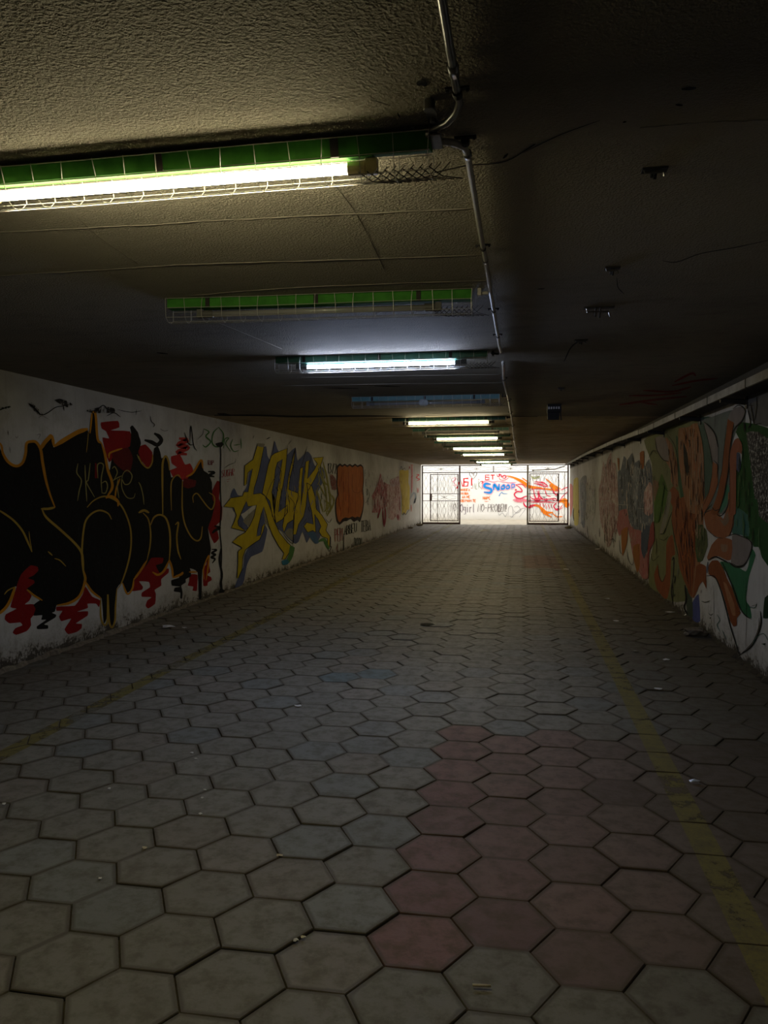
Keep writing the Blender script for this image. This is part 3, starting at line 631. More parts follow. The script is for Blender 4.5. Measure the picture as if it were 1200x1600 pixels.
# streaky trunk
p.at(Rm, 5)
p.P([(450,150),(500,140),(545,130),(600,105),(640,300),(655,700),(645,900),(668,1100),(620,1200),(575,1470),(530,1430),(510,1100),(500,900),(540,600),(480,300)], MBR)
p.P([(350,215),(402,275),(440,420),(445,600),(420,605),(392,560),(388,470),(345,385)], MBR)
p.P([(268,225),(300,208),(345,220),(375,320),(372,405),(325,385),(285,310)], TIP)
p.P([(372,690),(385,630),(410,598),(450,640),(462,710),(510,900),(525,1100),(562,1440),(530,1435),(475,1210),(430,1030),(395,860),(405,760)], MOR2)
p.P([(260,1290),(290,1205),(300,1290),(325,1345),(352,1280),(355,1060),(375,1000),(405,980),(425,1130),(395,1155),(385,1380),(355,1490),(280,1400)], MOR2)
p.P([(575,930),(640,900),(668,1080),(640,1180),(600,1190),(580,1080)], ((56, 84, 48), .25)); p.P([(545,1100),(580,1090),(580,1240),(550,1230)], ((128, 66, 66), .3))
p.L([(310,970),(345,860),(372,720),(385,640)], 34, ((128, 124, 106), .15)); p.P([(495,390),(520,400),(535,480),(515,520)], LNE)
for pts, w in [([(268,225),(285,320),(330,390),(375,405)], 8), ([(310,970),(340,960),(380,850),(400,800)], 6), ([(375,340),(400,480),(410,600)], 6), ([(360,190),(420,280),(445,420),(450,600)], 5), ([(290,1205),(300,1300),(325,1345),(350,1290)], 5),
               ([(400,1180),(415,1160),(410,1300),(395,1420),(410,1520)], 9), ([(500,1370),(510,1470),(500,1540)], 14), ([(395,860),(430,1060),(480,1260),(540,1430)], 5), ([(440,740),(490,1000),(510,1240)], 5), ([(490,780),(520,1000),(560,1300)], 5), ([(480,180),(520,420),(545,560)], 5), ([(600,540),(610,700),(600,900)], 4), ([(560,560),(570,760),(560,900)], 4), ([(640,330),(650,560),(640,840)], 4), ([(215,380),(250,320),(290,330)], 4), ([(320,560),(350,620),(370,640)], 4), ([(230,1100),(250,1180),(300,1140)], 4), ([(300,1010),(340,1020),(370,990)], 4), ([(500,140),(520,230),(550,250)], 5)]: p.L(pts, w, LNE)
p.at(Rb, 5.714)
p.P([(0,0),(140,0),(150,230),(150,500),(135,700),(120,870),(90,820),(40,700),(0,560)], MOR2)
for pts in [[(20,0),(60,300),(100,600),(105,830)], [(60,0),(80,260),(110,500)], [(0,260),(40,500),(90,760)], [(110,40),(130,300),(140,600)], [(0,400),(50,660)]]: p.L(pts, 5, LNE)
p.P([(150,230),(210,240),(250,280),(262,420),(210,550),(165,500)], ((84, 92, 58), .3))
p.P([(160,600),(200,575),(245,600),(248,700),(250,800),(218,735),(190,765),(150,860),(130,875),(150,700)], MOR2)
p.P([(228,150),(262,95),(335,95),(398,180),(440,60),(445,-60),(505,-60),(492,230),(455,320),(400,350),(330,330),(250,260)], MOR)
p.P([(360,170),(400,190),(440,110),(450,200),(410,240)], ((134, 106, 84), .2))
p.P([(255,520),(295,410),(350,350),(420,345),(485,370),(472,535),(430,545),(350,508),(275,548)], MOR)
p.P([(375,400),(440,410),(430,470),(390,470)], ((150, 112, 88), .2))
p.P([(478,330),(530,315),(600,345),(652,400),(640,470),(605,560),(545,592),(468,568),(482,450)], TIP)
p.P([(270,590),(300,548),(352,548),(400,615),(430,700),(482,800),(522,920),(555,1015),(522,1060),(520,1125),(490,1135),(460,1080),(430,960),(390,820),(335,715),(270,670)], MOR2)
p.P([(400,740),(430,760),(500,940),(510,1040),(480,1030),(440,900)], ((168, 112, 76), .2)); p.L([(262,560),(256,660)], 18, ((92, 98, 112), .1))
for pts, w in [([(228,155),(240,120),(300,95)], 7), ([(340,130),(370,150),(410,120),(440,60),(450,0)], 9), ([(455,325),(480,250),(505,60)], 6), ([(440,330),(500,312),(560,330),(620,355),(655,400),(645,470),(600,570),(540,598),(465,570)], 10), ([(450,560),(500,600),(560,605),(610,565)], 14), ([(265,545),(330,515),(400,545),(450,570)], 14),
               ([(250,685),(320,690),(370,790),(420,960),(460,1120),(500,1250),(545,1395)], 11), ([(390,560),(440,680),(500,820),(550,970),(600,1040),(655,1072)], 10), ([(540,1395),(650,1315),(712,1200),(738,1100),(732,1000)], 13), ([(560,1380),(660,1280),(715,1150),(720,1060)], 6), ([(605,700),(602,850),(608,1040),(600,1330)], 3), ([(315,770),(318,1170)], 3), ([(250,265),(330,335),(400,350)], 6), ([(60,770),(70,900),(50,960),(80,1030)], 14),
               ([(205,910),(240,920),(285,905)], 6), ([(205,810),(200,840)], 5), ([(270,1020),(290,1035),(310,1020)], 6), ([(280,1065),(290,1055)], 10), ([(640,960),(700,940)], 4), ([(530,1000),(560,1010)], 4)]: p.L(pts, w, LNE)
for pts in [[(345,1030),(370,1080),(345,1120),(370,1180)], [(390,1170),(430,1250)], [(620,960),(680,970),(700,930)], [(660,1300),(700,1230),(760,1200),(800,1260)]]: p.L(pts, 6, ((40, 92, 84), .1))
p.P([(740,1290),(780,1285),(770,1305)], ((16, 52, 32), 0))
p.at(Rt, 8)
p.P([(0,600),(50,560),(90,700),(150,900),(150,520),(240,495),(290,700),(315,900),(320,1600),(120,1600),(50,1300),(0,900)], MBR)
p.P([(60,720),(110,860),(130,1040),(110,1160),(70,1000)], LNE)
p.P([(430,970),(490,1010),(490,1250),(420,1440),(330,1600),(290,1620),(300,1500),(380,1350),(420,1150)], MOR)
p.P([(322,475),(370,530),(450,620),(492,760),(492,1000),(430,965),(395,780),(340,600)], TIP)
p.P([(618,430),(692,480),(664,640),(645,850),(615,1100),(565,1380),(490,1620),(400,1620),(480,1400),(540,1100),(568,850),(600,600)], MOR2)
p.P([(622,440),(645,360),(710,298),(790,285),(832,350),(790,450),(705,530),(690,480)], TIP)
p.P([(636,920),(660,800),(700,700),(745,675),(790,740),(800,880),(740,850),(722,1100),(715,1620),(635,1620),(640,1200)], ((150, 84, 60), .1))
p.P([(728,862),(765,870),(778,1040),(752,1105),(724,1060)], ((66, 72, 92), .1))
for pts, w in [([(320,475),(400,540),(460,640),(495,790)], 12), ([(320,520),(370,700),(410,900),(420,1000)], 9), ([(440,950),(490,1020),(480,1180)], 9), ([(420,1100),(380,1350),(310,1520)], 6), ([(680,310),(750,265),(820,300),(835,360),(790,470),(700,560),(660,700),(640,860),(620,1100),(570,1400),(500,1600)], 12), ([(630,900),(640,1100),(640,1600)], 7),
               ([(600,520),(560,900),(540,1100),(490,1300)], 6), ([(330,1600),(420,1500)], 8), ([(420,1540),(460,1580),(520,1560)], 10), ([(860,300),(900,480),(870,560)], 14), ([(900,240),(930,400),(950,500),(1040,490)], 12), ([(980,160),(975,320),(950,460)], 8), ([(840,265),(940,268)], 8), ([(820,480),(830,600)], 22), ([(460,330),(455,560)], 4)]: p.L(pts, w, LNE)
p.at(Rm, 5)
TR1 = [(455,160),(600,115),(640,300),(655,700),(645,900),(640,1050),(575,1150),(520,1000),(545,600),(480,300)]
PAL = ((170, 140, 110), .3); DKB = ((60, 28, 14), .2)
streaks(p, TR1, 60, [PAL, DKB, DKB, LNE, ((180, 100, 60), .2)], 5, 1)
streaks(p, [(350,230),(402,275),(440,420),(440,600),(410,600),(388,470)], 10, [PAL, DKB], 4, 2)
streaks(p, [(380,700),(450,650),(525,1100),(560,1430),(530,1430),(430,1030)], 26, [DKB, DKB, ((190, 100, 50), .2)], 5, 3)
streaks(p, [(240,420),(380,420),(390,600),(350,900),(260,1350),(225,1350)], 26, [((50, 66, 36), .3), ((130, 134, 100), .3), LNE], 4, 4)
streaks(p, [(400,1200),(470,1200),(520,1450),(400,1500)], 12, [LNE, ((120, 122, 104), .3)], 5, 5)
p.at(Rt, 8); streaks(p, [(10,620),(150,620),(240,500),(300,800),(315,1590),(120,1590),(60,1300)], 60, [PAL, PAL, DKB, LNE, ((180, 100, 60), .2)], 7, 6, (80, 300))
streaks(p, [(740,900),(860,700),(940,1300),(960,1600),(730,1600)], 30, [((14, 50, 18), .2), ((60, 96, 50), .3)], 10, 7, (80, 260))
p.at(Rb, 5.714); streaks(p, [(0,10),(140,10),(150,500),(115,830),(40,700)], 40, [DKB, LNE, ((180, 100, 50), .2)], 5, 8, (60, 220)); streaks(p, [(150,60),(235,60),(255,450),(205,540),(165,480)], 40, [PAL, ((60, 72, 40), .2), LNE], 4, 9)
streaks(p, [(520,20),(700,20),(780,560),(640,380),(510,300)], 24, [((14, 50, 18), .2), ((70, 110, 70), .3)], 8, 10, (60, 200))
p.build('mural', wall_right, 'painted mural of orange limbs and grey fists over green ground')

p = Paint('R', Rf)
SW = speckle_mat('scraped_mauve_paint', (.36, .20, .19), (.68, .60, .55), .50, .58)
SB = speckle_mat('scraped_slate_paint', (.09, .11, .14), (.50, .50, .49), .54, .64)
SN = speckle_mat('scraped_cream_paint', (.30, .29, .24), (.66, .64, .56), .44, .54)
SG = speckle_mat('scraped_bluegrey_paint', (.20, .22, .25), (.50, .50, .48), .5, .6)
p.P([(355,740),(378,640),(400,450),(420,520),(440,440),(478,360),(488,460),(522,480),(545,700),(552,950),(530,1180),(505,1160),(470,1290),(440,1310),(410,1180),(372,1060),(360,900)], SW)
p.P([(548,560),(575,540),(605,400),(640,440),(690,370),(712,470),(760,440),(800,520),(858,430),(884,600),(895,1000),(880,1130),(820,1200),(700,1140),(650,1000),(555,955)], SB)
p.P([(810,760),(860,660),(890,700),(895,960),(850,1000),(805,960)], SCRP)
p.P([(700,540),(730,500),(770,560),(740,800),(720,1100),(700,1000)], SG)
p.P([(538,1110),(560,950),(640,930),(660,1060),(700,1130),(782,1150),(835,1400),(850,1620),(790,1620),(700,1420),(650,1140),(560,1200)], speckle_mat('faded_red_mural', (.36, .10, .10), (.48, .27, .24), .52, .64))
p.P([(580,1150),(645,1110),(640,1250),(620,1330),(590,1400)], ((160, 96, 40), .2)); p.P([(700,1300),(765,1280),(765,1500),(740,1570),(700,1420)], ((150, 92, 40), .2))
p.P([(785,1110),(868,1100),(840,1330),(808,1430),(778,1330)], ((62, 74, 92), .2)); p.P([(870,1110),(902,1050),(912,1240),(860,1360),(850,1600),(838,1400)], ((136, 60, 62), .25))
p.P([(765,370),(808,350),(805,520),(775,525)], ((150, 84, 40), .2)); p.P([(540,420),(560,430),(560,540),(550,540)], ((150, 96, 60), .3)); p.P([(900,640),(950,660),(960,800),(915,860),(900,760)], ((126, 96, 74), .4))
p.P([(915,860),(960,700),(1010,700),(990,850),(960,1040),(925,1070)], ((70, 104, 36), .35))
p.P([(238,680),(270,620),(296,560),(308,640),(326,740),(322,900),(310,1000),(285,985),(240,960)], SN)
p.P([(168,650),(200,600),(232,600),(232,780),(212,1120),(182,1080),(170,850)], SG)
p.P([(104,640),(150,620),(156,900),(150,1085),(112,1090),(98,900)], ((214, 196, 96), .15)); p.P([(64,680),(96,700),(96,900),(72,1020),(66,900)], ((214, 130, 118), .3))
p.L([(106,920),(100,980),(108,1050)], 10, LNE); p.L([(370,855),(480,850),(560,885),(660,890)], 4, ((190, 188, 176), 0)); p.L([(740,920),(860,935)], 4, ((190, 188, 176), .2))
for pts, w in [([(560,1240),(570,1360),(600,1380)], 5), ([(635,1330),(650,1430),(690,1490),(708,1420)], 5), ([(410,1180),(415,1270)], 6), ([(440,1200),(445,1300)], 6), ([(470,1240),(500,1230),(520,1260)], 5), ([(515,1080),(520,1260)], 5), ([(240,1100),(245,1200)], 6), ([(360,1120),(362,1210)], 6), ([(860,400),(900,350),(940,380)], 5), ([(965,1180),(1000,1175),(1024,1120)], 6), ([(895,600),(920,700)], 4), ([(480,560),(480,640)], 4), ([(610,560),(615,700),(600,800)], 5), ([(640,450),(660,560)], 12), ([(855,625),(862,640)], 16)]: p.L(pts, w, LNE)
WH = ((196, 184, 170), .25); DK2 = ((46, 42, 44), .3)
streaks(p, [(362,740),(400,460),(480,400),(545,700),(545,1150),(470,1280),(410,1180)], 110, [WH, WH, ((120, 76, 78), .3), DK2], 5, 11, (30, 130))
streaks(p, [(552,560),(610,430),(700,400),(860,460),(885,600),(890,1000),(820,1180),(700,1130),(555,950)], 150, [WH, ((40, 48, 58), .2), ((84, 92, 104), .3), DK2], 6, 12, (30, 140))
streaks(p, [(170,650),(232,600),(320,640),(320,980),(212,1100)], 50, [WH, ((110, 112, 104), .3), DK2], 5, 13, (30, 120))
streaks(p, [(560,960),(640,940),(780,1150),(840,1590),(700,1400)], 40, [((150, 80, 76), .3), ((110, 50, 50), .3), ((160, 150, 130), .3)], 5, 14, (30, 130))
streaks(p, [(380,1000),(520,1000),(515,1320),(440,1320)], 30, [DK2, ((120, 112, 100), .3)], 4, 15, (30, 120))
streaks(p, [(100,900),(350,1000),(350,1250),(220,1180)], 20, [DK2, ((96, 92, 80), .3)], 4, 16, (30, 90))
p.build('scraped_mural', wall_right, 'scraped pink, slate and cream mural patches along the middle of wall')

p = Paint('C', T(840, 100, 2.6667))
for pts, w in [([(340,1420),(480,1400),(620,1385)], 9), ([(380,1382),(500,1380),(600,1370)], 7), ([(440,1360),(560,1365),(640,1345)], 8), ([(570,1325),(640,1290),(660,1300)], 9), ([(560,1340),(660,1320),(750,1310)], 8), ([(430,1410),(500,1420)], 7)]: p.L(pts, w, ((120, 20, 14), .25))
p.build('red_scrawl', ceiling, 'red brush scrawl on the ceiling above the right beam')
p = Paint('C', T(240, 420, 2))
for pts, w in [([(190,458),(330,458),(450,462),(640,460),(850,462)], 5), ([(850,460),(1200,462)], 3), ([(200,453),(240,458)], 9), ([(530,372),(640,374)], 3), ([(690,366),(770,368)], 3), ([(10,262),(45,266)], 4)]: p.L(pts, w, dk)
p.at(T(840, 100, 2.6667), 2.667)
for pts, w in [([(-60,370),(40,320),(120,285),(260,235)], 3), ([(520,820),(580,825),(680,790),(820,765),(960,735)], 3), ([(600,105),(660,100)], 16), ([(575,170),(605,172)], 10), ([(355,243),(370,240)], 8), ([(180,1150),(140,1180),(110,1240)], 5), ([(330,890),(335,930),(360,958)], 3), ([(0,938),(30,936)], 4)]: p.L(pts, w, dk)
p.at(T(400, 0, 2.6667), 2.667)
for pts, w in [([(670,352),(690,345),(712,356)], 22), ([(590,470),(598,490)], 6), ([(480,415),(560,440)], 4), ([(680,730),(760,715),(880,690),(1040,672),(1160,600)], 4), ([(1030,660),(1050,640)], 10), ([(1100,640),(1165,600)], 6)]: p.L(pts, w, dk)
p.build('ceiling_crack', ceiling, 'dark joint, pits and hairline cracks in the ceiling')
# ridges of render squeezed out between the form boards
mb = MB()
def ridge(pts, r, seed=1):
    rr = random.Random(seed); q = catmull(pts, 8); W = []
    for x, y in q:
        w = onz(x, y, ZC-.001); W.append((w[0], w[1]+rr.uniform(-.004, .004), ZC-.0005))
    mb.tube(W, [.62*r*rr.uniform(.3, 1.15) for _ in W], 6)
ridge([(-60,366),(100,358),(250,350),(370,343),(560,334),(745,325)], .0045, 2)
ridge([(-60,434),(120,424),(300,413),(500,407),(757,398)], .004, 3)
ridge([(300,462),(420,452),(560,445),(765,438)], .0045, 4)
ridge([(120,340),(160,375),(215,412)], .003, 5); ridge([(520,285),(560,340),(600,420)], .0035, 6)
ridge([(1000,200),(1100,192),(1200,188)], .003, 7); ridge([(270,480),(330,500),(440,545)], .004, 8)
ridge([(470,590),(640,587),(780,585)], .006, 9); ridge([(440,603),(600,600),(785,598)], .005, 10)
pass
o = mb.build('render_seam', SEAM, ceiling, True); o['label'] = 'pale ridges of render between form boards on the ceiling'

# ------------------------------------------------------------------ writing on the wall beyond the gate
gl = T(650, 715, 9.2308); grt = T(770, 715, 9.2308); gm = T(640, 700, 4.6154)
cRED = ((226, 22, 40), 0); cPNK = ((240, 120, 150), .1); cBLU = ((30, 140, 235), 0); cORG = ((250, 120, 20), 0); cGRY = ((120, 112, 112), .1); cPUR = ((110, 90, 110), .1); cGRN = ((170, 180, 110), .2); cMAG = ((228, 30, 70), 0)
p = Paint('E', gl)
for pts, w in [([(588,445),(640,305),(674,418)], 14), ([(755,300),(690,302),(690,415),(745,408),(752,352),(692,352)], 16), ([(802,295),(802,405)], 14), ([(802,435),(804,445)], 14)]: p.L(pts, w, cRED, False, False)
p.L([(520,300),(570,295),(540,350),(580,400),(530,400)], 7, cPNK); p.L([(520,350),(600,300)], 6, cPNK)
p.L([(825,312),(772,245),(790,212),(822,235),(858,208),(876,240),(825,312)], 8, cGRY)
p.L([(822,260),(832,240),(838,270)], 5, cGRY)
for pts in [[(818,375),(822,450)], [(845,370),(848,450)], [(868,370),(862,450),(885,450)], [(900,330),(905,450)], [(930,340),(905,395),(945,450)]]: p.L(pts, 7, ((150, 160, 140), .1))
p.L([(900,310),(910,325)], 7, cRED); p.L([(930,345),(965,345),(945,375)], 10, cRED)
p.text('БT', 1000, 252, 76, 66, 11, cRED)
for i, (s_, x, y, w, h) in enumerate([('НИКОГА'.replace('Н','H').replace('К','K').replace('О','O').replace('А','A'), 648, 448, 22, 34), ('HИЩA', 650, 500, 28, 34), ('ДA HE', 665, 548, 26, 36), ('OБИЧAM TE', 645, 604, 26, 36)]): p.text(s_, x, y, w, h, 7, cORG)
p.text('HAPC', 968, 562, 27, 42, 8, cORG); p.L([(985,632),(1050,628)], 6, cORG, False)
p.text('NO', 500, 660, 44, 110, 6, cGRY)
p.text('Ogirl', 640, 670, 44, 120, 7, cPUR); p.text('NO-PROB', 890, 670, 48, 110, 7, cGRY, slant=10)
p.at(grt, 9.23); p.text('LEM!', 80, 670, 34, 110, 7, cGRY, slant=10)
for pts in [[(220,860),(230,720),(280,710),(290,850),(240,840)], [(300,720),(360,700),(400,760),(340,800),(300,760)], [(260,870),(330,800),(410,740),(470,740),(380,860)], [(80,780),(90,830),(140,800),(180,850),(210,790)]]: p.L(pts, 5, ((160, 160, 165), .2))
p.L([(90,552),(100,530),(130,500),(150,518),(210,520)], 8, ((90, 150, 210), .1)); p.L([(85,548),(105,545)], 14, ((60, 120, 200), 0))
p.at(gm, 4.615)
BUB = [([(585,262),(548,258),(540,280),(588,298),(580,322),(535,318)], 22), ([(604,305),(612,262),(640,302),(646,258)], 20), ([(660,280),(680,268),(684,290),(664,296),(660,280)], 16), ([(695,280),(712,266),(720,286),(702,294),(695,280)], 14), ([(738,300),(738,262),(756,264),(752,284),(740,284)], 9)]
for pts, w in BUB: p.L(pts, w*.62+7, ((250, 170, 200), .1))
for pts, w in BUB: p.L(pts, w*.62, cBLU)
for pts in [[(520,300),(530,250),(560,235),(600,245),(640,238)], [(640,240),(680,245),(720,250),(770,248)]]: p.L(pts, 4, cPNK)
# orange and red creature of curls and flames
p.at(grt, 9.23)
p.P([(170,258),(250,262),(350,290),(440,330),(520,390),(620,420),(760,440),(860,450),(960,470),(950,490),(820,470),(620,450),(500,440),(460,400),(380,345),(300,300),(220,275)], cORG)
for pts, w in [([(420,290),(470,325),(530,370)], 12), ([(760,300),(830,360),(900,410),(980,450)], 16), ([(830,380),(860,420),(960,470)], 40), ([(540,420),(620,430),(740,450)], 24), ([(540,690),(640,690),(700,730),(780,790),(870,790)], 26), ([(690,740),(740,800),(850,860)], 20), ([(760,780),(800,830)], 34), ([(860,800),(920,850),(1010,850)], 12), ([(900,830),(960,885)], 10), ([(1000,600),(1050,640),(1080,720)], 60), ([(960,640),(1000,610)], 40)]: p.L(pts, w, cORG)
for pts, w in [([(60,240),(70,270),(100,262),(90,240),(120,250),(130,275),(170,255),(190,275),(170,300),(130,285)], 11), ([(90,280),(110,320),(180,320),(230,290)], 6), ([(330,390),(400,440),(420,490),(350,490),(310,530),(340,575),(400,590),(470,560),(520,560)], 14), ([(330,390),(420,385),(480,440)], 10),
               ([(600,350),(640,350),(740,370),(790,410),(740,415),(640,380),(590,370)], 11), ([(640,370),(760,400)], 9), ([(690,345),(760,370)], 12), ([(540,470),(600,450),(660,450),(750,455)], 8), ([(590,460),(600,540),(640,610),(660,560),(640,480)], 14), ([(660,470),(680,560),(720,590)], 14), ([(750,460),(780,540),(840,560)], 10), ([(860,450),(880,500),(920,540),(950,480),(900,460)], 14), ([(530,550),(580,600),(640,590),(720,600),(800,600),(900,590),(930,640)], 12), ([(540,640),(620,640),(700,640),(800,640),(900,650)], 12),
               ([(680,660),(690,700)], 8), ([(720,660),(735,720)], 9), ([(760,665),(780,740)], 9), ([(800,660),(820,740)], 9), ([(840,660),(850,730)], 8), ([(930,640),(880,700),(920,750),(960,700)], 14), ([(960,740),(1010,680)], 9), ([(940,760),(1010,720)], 8), ([(900,750),(950,760)], 16), ([(980,470),(1040,440),(1095,420)], 10), ([(950,660),(1000,570),(1090,480)], 9), ([(440,640),(460,690),(520,720),(600,690)], 16), ([(520,710),(560,690),(620,680)], 12), ([(600,610),(640,625),(690,605)], 18), ([(740,590),(760,620),(800,600)], 10), ([(850,600),(900,620)], 10)]: p.L(pts, w, cMAG)
p.P([(285,610),(330,590),(390,600),(430,590),(500,600),(560,600),(540,645),(480,635),(400,645),(330,640)], ((244, 120, 140), .5)); p.P([(318,455),(345,455),(345,475),(320,475)], cRED)
for pts in [[(60,0)], ]: pass
p.L([(550,265),(600,300),(680,270)], 14, cGRN); p.text('MTO', 590, 262, 30, 40, 6, ((120, 120, 100), .1))
p.build('graffiti_lettering', wall_end, 'bright red, blue and orange graffiti on the sunlit end wall')

# ------------------------------------------------------------------ light fixtures
LEN = 1.66
def make_fixture():
    root = empty('strip_light', (0, 0, 0))
    m = MB(); m.box((-.83, -.034, -.052), (.83, .034, 0)); m.box((-.66, -.030, -.056), (.66, .030, -.052)); m.build('housing', GREEN, root, bevel=.003)
    for sgn in (-1, 1):
        m = MB(); x = sgn*.635
        m.box((min(x, x+sgn*.035), -.016, -.103), (max(x, x+sgn*.035), .016, -.058)); m.tube([(x-sgn*.055, 0, -.083), (x, 0, -.083)], .021, 12)
        m.build('end_cap', CREAM, root, bevel=.002)
    m = MB(); m.tube([(-.59, 0, -.083), (.59, 0, -.083)], .0155, 14); m.build('tube', GLASSOFF, root, True)
    m = MB()
    for yy, zz in ((-.055, -.004), (-.055, -.055), (-.052, -.106), (-.018, -.126), (.018, -.126), (.052, -.106), (.055, -.055)): m.tube([(-.83, yy, zz), (-.3, yy, zz-.003), (.3, yy, zz), (.83, yy, zz)], .0013, 5)
    for k in range(17):
        x = -.83+k*LEN/16; w = .006*math.sin(k*2.3)
        m.tube([(x, -.055, -.002), (x+w, -.055, -.06), (x+w, -.052, -.106), (x, -.018, -.126), (x, .018, -.126), (x, .052, -.106), (x, .055, -.03)], .0013, 5)
    m.build('wire_cage', CAGE, root)
    m = MB()
    for k in range(9):                                   # crumpled end of the guard
        x = .62+k*.026
        m.tube([(x, -.052, -.100), (x+.035, -.02, -.124), (x+.09, .03, -.128)], .0016, 5)
        m.tube([(x+.06, -.052, -.092), (x+.02, -.01, -.120), (x-.02, .04, -.122)], .0016, 5)
    m.build('wire_mesh_end', DARKWIRE, root)
    for x in (-.6, 0., .55):
        m = MB(); m.box((x-.012, -.038, -.054), (x+.012, .038, -.0005)); m.build('mounting_clip', DARKM, root)
    return root
spec = [  # Y, lit material, housing material, label
 (2.245, TUBE_WARM, GREEN, 'nearest lit warm strip light in wire cage, running off the left edge'),
 (4.05, None, GREEN, 'bright green unlit strip light behind the nearest lit one'),
 (5.90, TUBE_BLUE, GREEND, 'bluish white lit strip light, the only cold coloured one'),
 (8.64, None, TEAL, 'teal unlit strip light with a white lump caught on it'),
 (11.30, TUBE_MID, GREEND, 'lit strip light just beyond the dark ceiling joint'),
 (13.38, None, GREEND, 'dark unlit strip light with loose guard hanging down, beyond the joint'),
 (15.0, TUBE_MID, GREEND, 'second lit strip light beyond the ceiling joint, behind the hanging guard'),
 (17.0, None, GREEND, 'dark unlit strip light between second and third lit ones past joint'),
 (18.8, TUBE_MID, GREEND, 'third lit strip light beyond the ceiling joint'),
 (22.3, TUBE_MID, GREEND, 'fourth lit strip light beyond the ceiling joint'),
 (28.7, TUBE_MID, GREEND, 'last but one lit strip light, close before the gate'),
 (32.2, TUBE_MID, GREEND, 'last lit strip light, right in front of the gate transom')]
proto = make_fixture(); kids = list(proto.children)
rr = random.Random(5)
fixtures = []
for i, (y, em, hm, lab) in enumerate(spec):
    if i == 0: r = proto; ch = kids
    else:
        r = proto.copy(); C.objects.link(r); ch = []
        for k in kids: c = k.copy(); C.objects.link(c); c.parent = r; ch.append(c)
    r.location = (-1.095+(0 if i < 3 else rr.uniform(-.03, .03)), y, ZC); r.rotation_euler = (0, 0, rr.uniform(-.012, .012) if i > 3 else (0, .06, .012, .02)[i])
    tag(r, lab, 'light fixture', 'strip lights along the ceiling')
    fixtures.append(r)
    if i == 0: r.rotation_euler.x = .26; r.location.z -= .011; r.location.y -= .004
    for c in ch:
        n = c.name.split('.')[0]
        if n == 'tube':
            c.material_slots[0].link = 'OBJECT'; c.material_slots[0].material = em or GLASSOFF
            c['label'] = 'glowing fluorescent tube' if em else 'unlit fluorescent tube'
        if n == 'end_cap' and i: c.material_slots[0].link = 'OBJECT'; c.material_slots[0].material = CAPD
        if n == 'housing':
            c.material_slots[0].link = 'OBJECT'; c.material_slots[0].material = hm
# lump on the fourth light, hanging guard of the sixth
def blob(name, c, r, mat, seed, flat=.6, sub=2):
    import bmesh
    bm = bmesh.new(); bmesh.ops.create_icosphere(bm, subdivisions=sub, radius=1); q = random.Random(seed)
    for v in bm.verts:
        k = q.uniform(.72, 1.2); v.co = Vector((v.co.x*r[0]*k, v.co.y*r[1]*k, v.co.z*r[2]*k))
    lo = min(v.co.z for v in bm.verts)
    me = bpy.data.meshes.new(name); bm.to_mesh(me); bm.free(); me.materials.append(mat)
    o = bpy.data.objects.new(name, me); C.objects.link(o); o.location = c; return o, lo
o, _ = blob('crumpled_paper', (onz(657, 623, 2.57)[0], 8.56, 2.555), (.055, .03, .04), simple('grey_crumpled_paper', (.35, .38, .38), .8), 4)
tag(o, 'pale crumpled lump caught on the teal unlit strip light', 'litter')
m = MB(); g0 = lambda x, y: tuple(ony(x, y, 13.3))
P0, P1, P2, P3, P4 = g0(665, 674), g0(683, 662), g0(666, 683), g0(705, 661), g0(698, 668)
m.tube([P1, P0, P2], .008, 6); m.tube([P0, g0(700, 673), g0(780, 672)], .007, 6); m.tube([P3, P4], .012, 6)
tag(m.build('hanging_guard_wire', CAGE), 'loose pale guard wires hanging under the dark unlit light', 'wire')

# ------------------------------------------------------------------ conduit
def pipe_thing(path, r, mat, label, clamps, fittings=()):
    root = empty('conduit_pipe', tuple(path[0]))
    off = Vector(path[0]); sub = lambda p: tuple(Vector(p)-off)
    m = MB(); m.tube([sub(p) for p in path], r, 10); m.build('pipe', mat, root, True)
    for c in clamps:
        m = MB(); x, y, z = sub(c)
        m.tube([(x-.0, y-.011, z-r*.2), (x, y+.011, z-r*.2)], r*1.22, 10); m.box((x-.032, y-.008, z+r*.75), (x+.032, y+.008, z+r*.75+.005)); m.tube([(x+.026, y, z+r), (x+.026, y, z+.002)], .004, 6); m.tube([(x-.026, y, z+r), (x-.026, y, z+.002)], .004, 6)
        m.build('pipe_clamp', DARKM, root)
    for a, b_ in fittings:
        m = MB(); m.tube([sub(a), sub(b_)], r*1.28, 10); m.build('coupling', STEEL, root, True)
    tag(root, label, 'pipe'); return root
PX = -.17; PZ = ZC-.020
pp = [(PX-.005, -1.5, PZ), (PX-.005, .6, PZ), (PX, 1.6, PZ), (PX, 2.0, PZ), (PX+.002, 2.07, PZ)]
arc = [(PX-.01, 2.115, PZ-.004), (PX-.04, 2.165, PZ-.006), (PX-.09, 2.198, PZ-.008), (-.25, 2.21, PZ-.01), (-.275, 2.212, PZ-.01)]
near_pipe = pipe_thing(pp+arc, .0105, STEEL, 'steel conduit from the top edge bending into the nearest lit light', [(PX, 2.02, PZ)], [((PX, 1.885, PZ), (PX, 1.93, PZ))])
pp = [(-.275, 2.262, PZ-.012), (-.235, 2.262, PZ-.012), (PX-.03, 2.29, PZ-.008), (PX-.005, 2.33, PZ-.004), (PX, 2.39, PZ), (PX, 3.3, PZ), (PX+.002, 3.32, PZ), (PX+.002, 5.3, PZ), (PX, 5.6, PZ), (PX+.004, 5.86, PZ)]
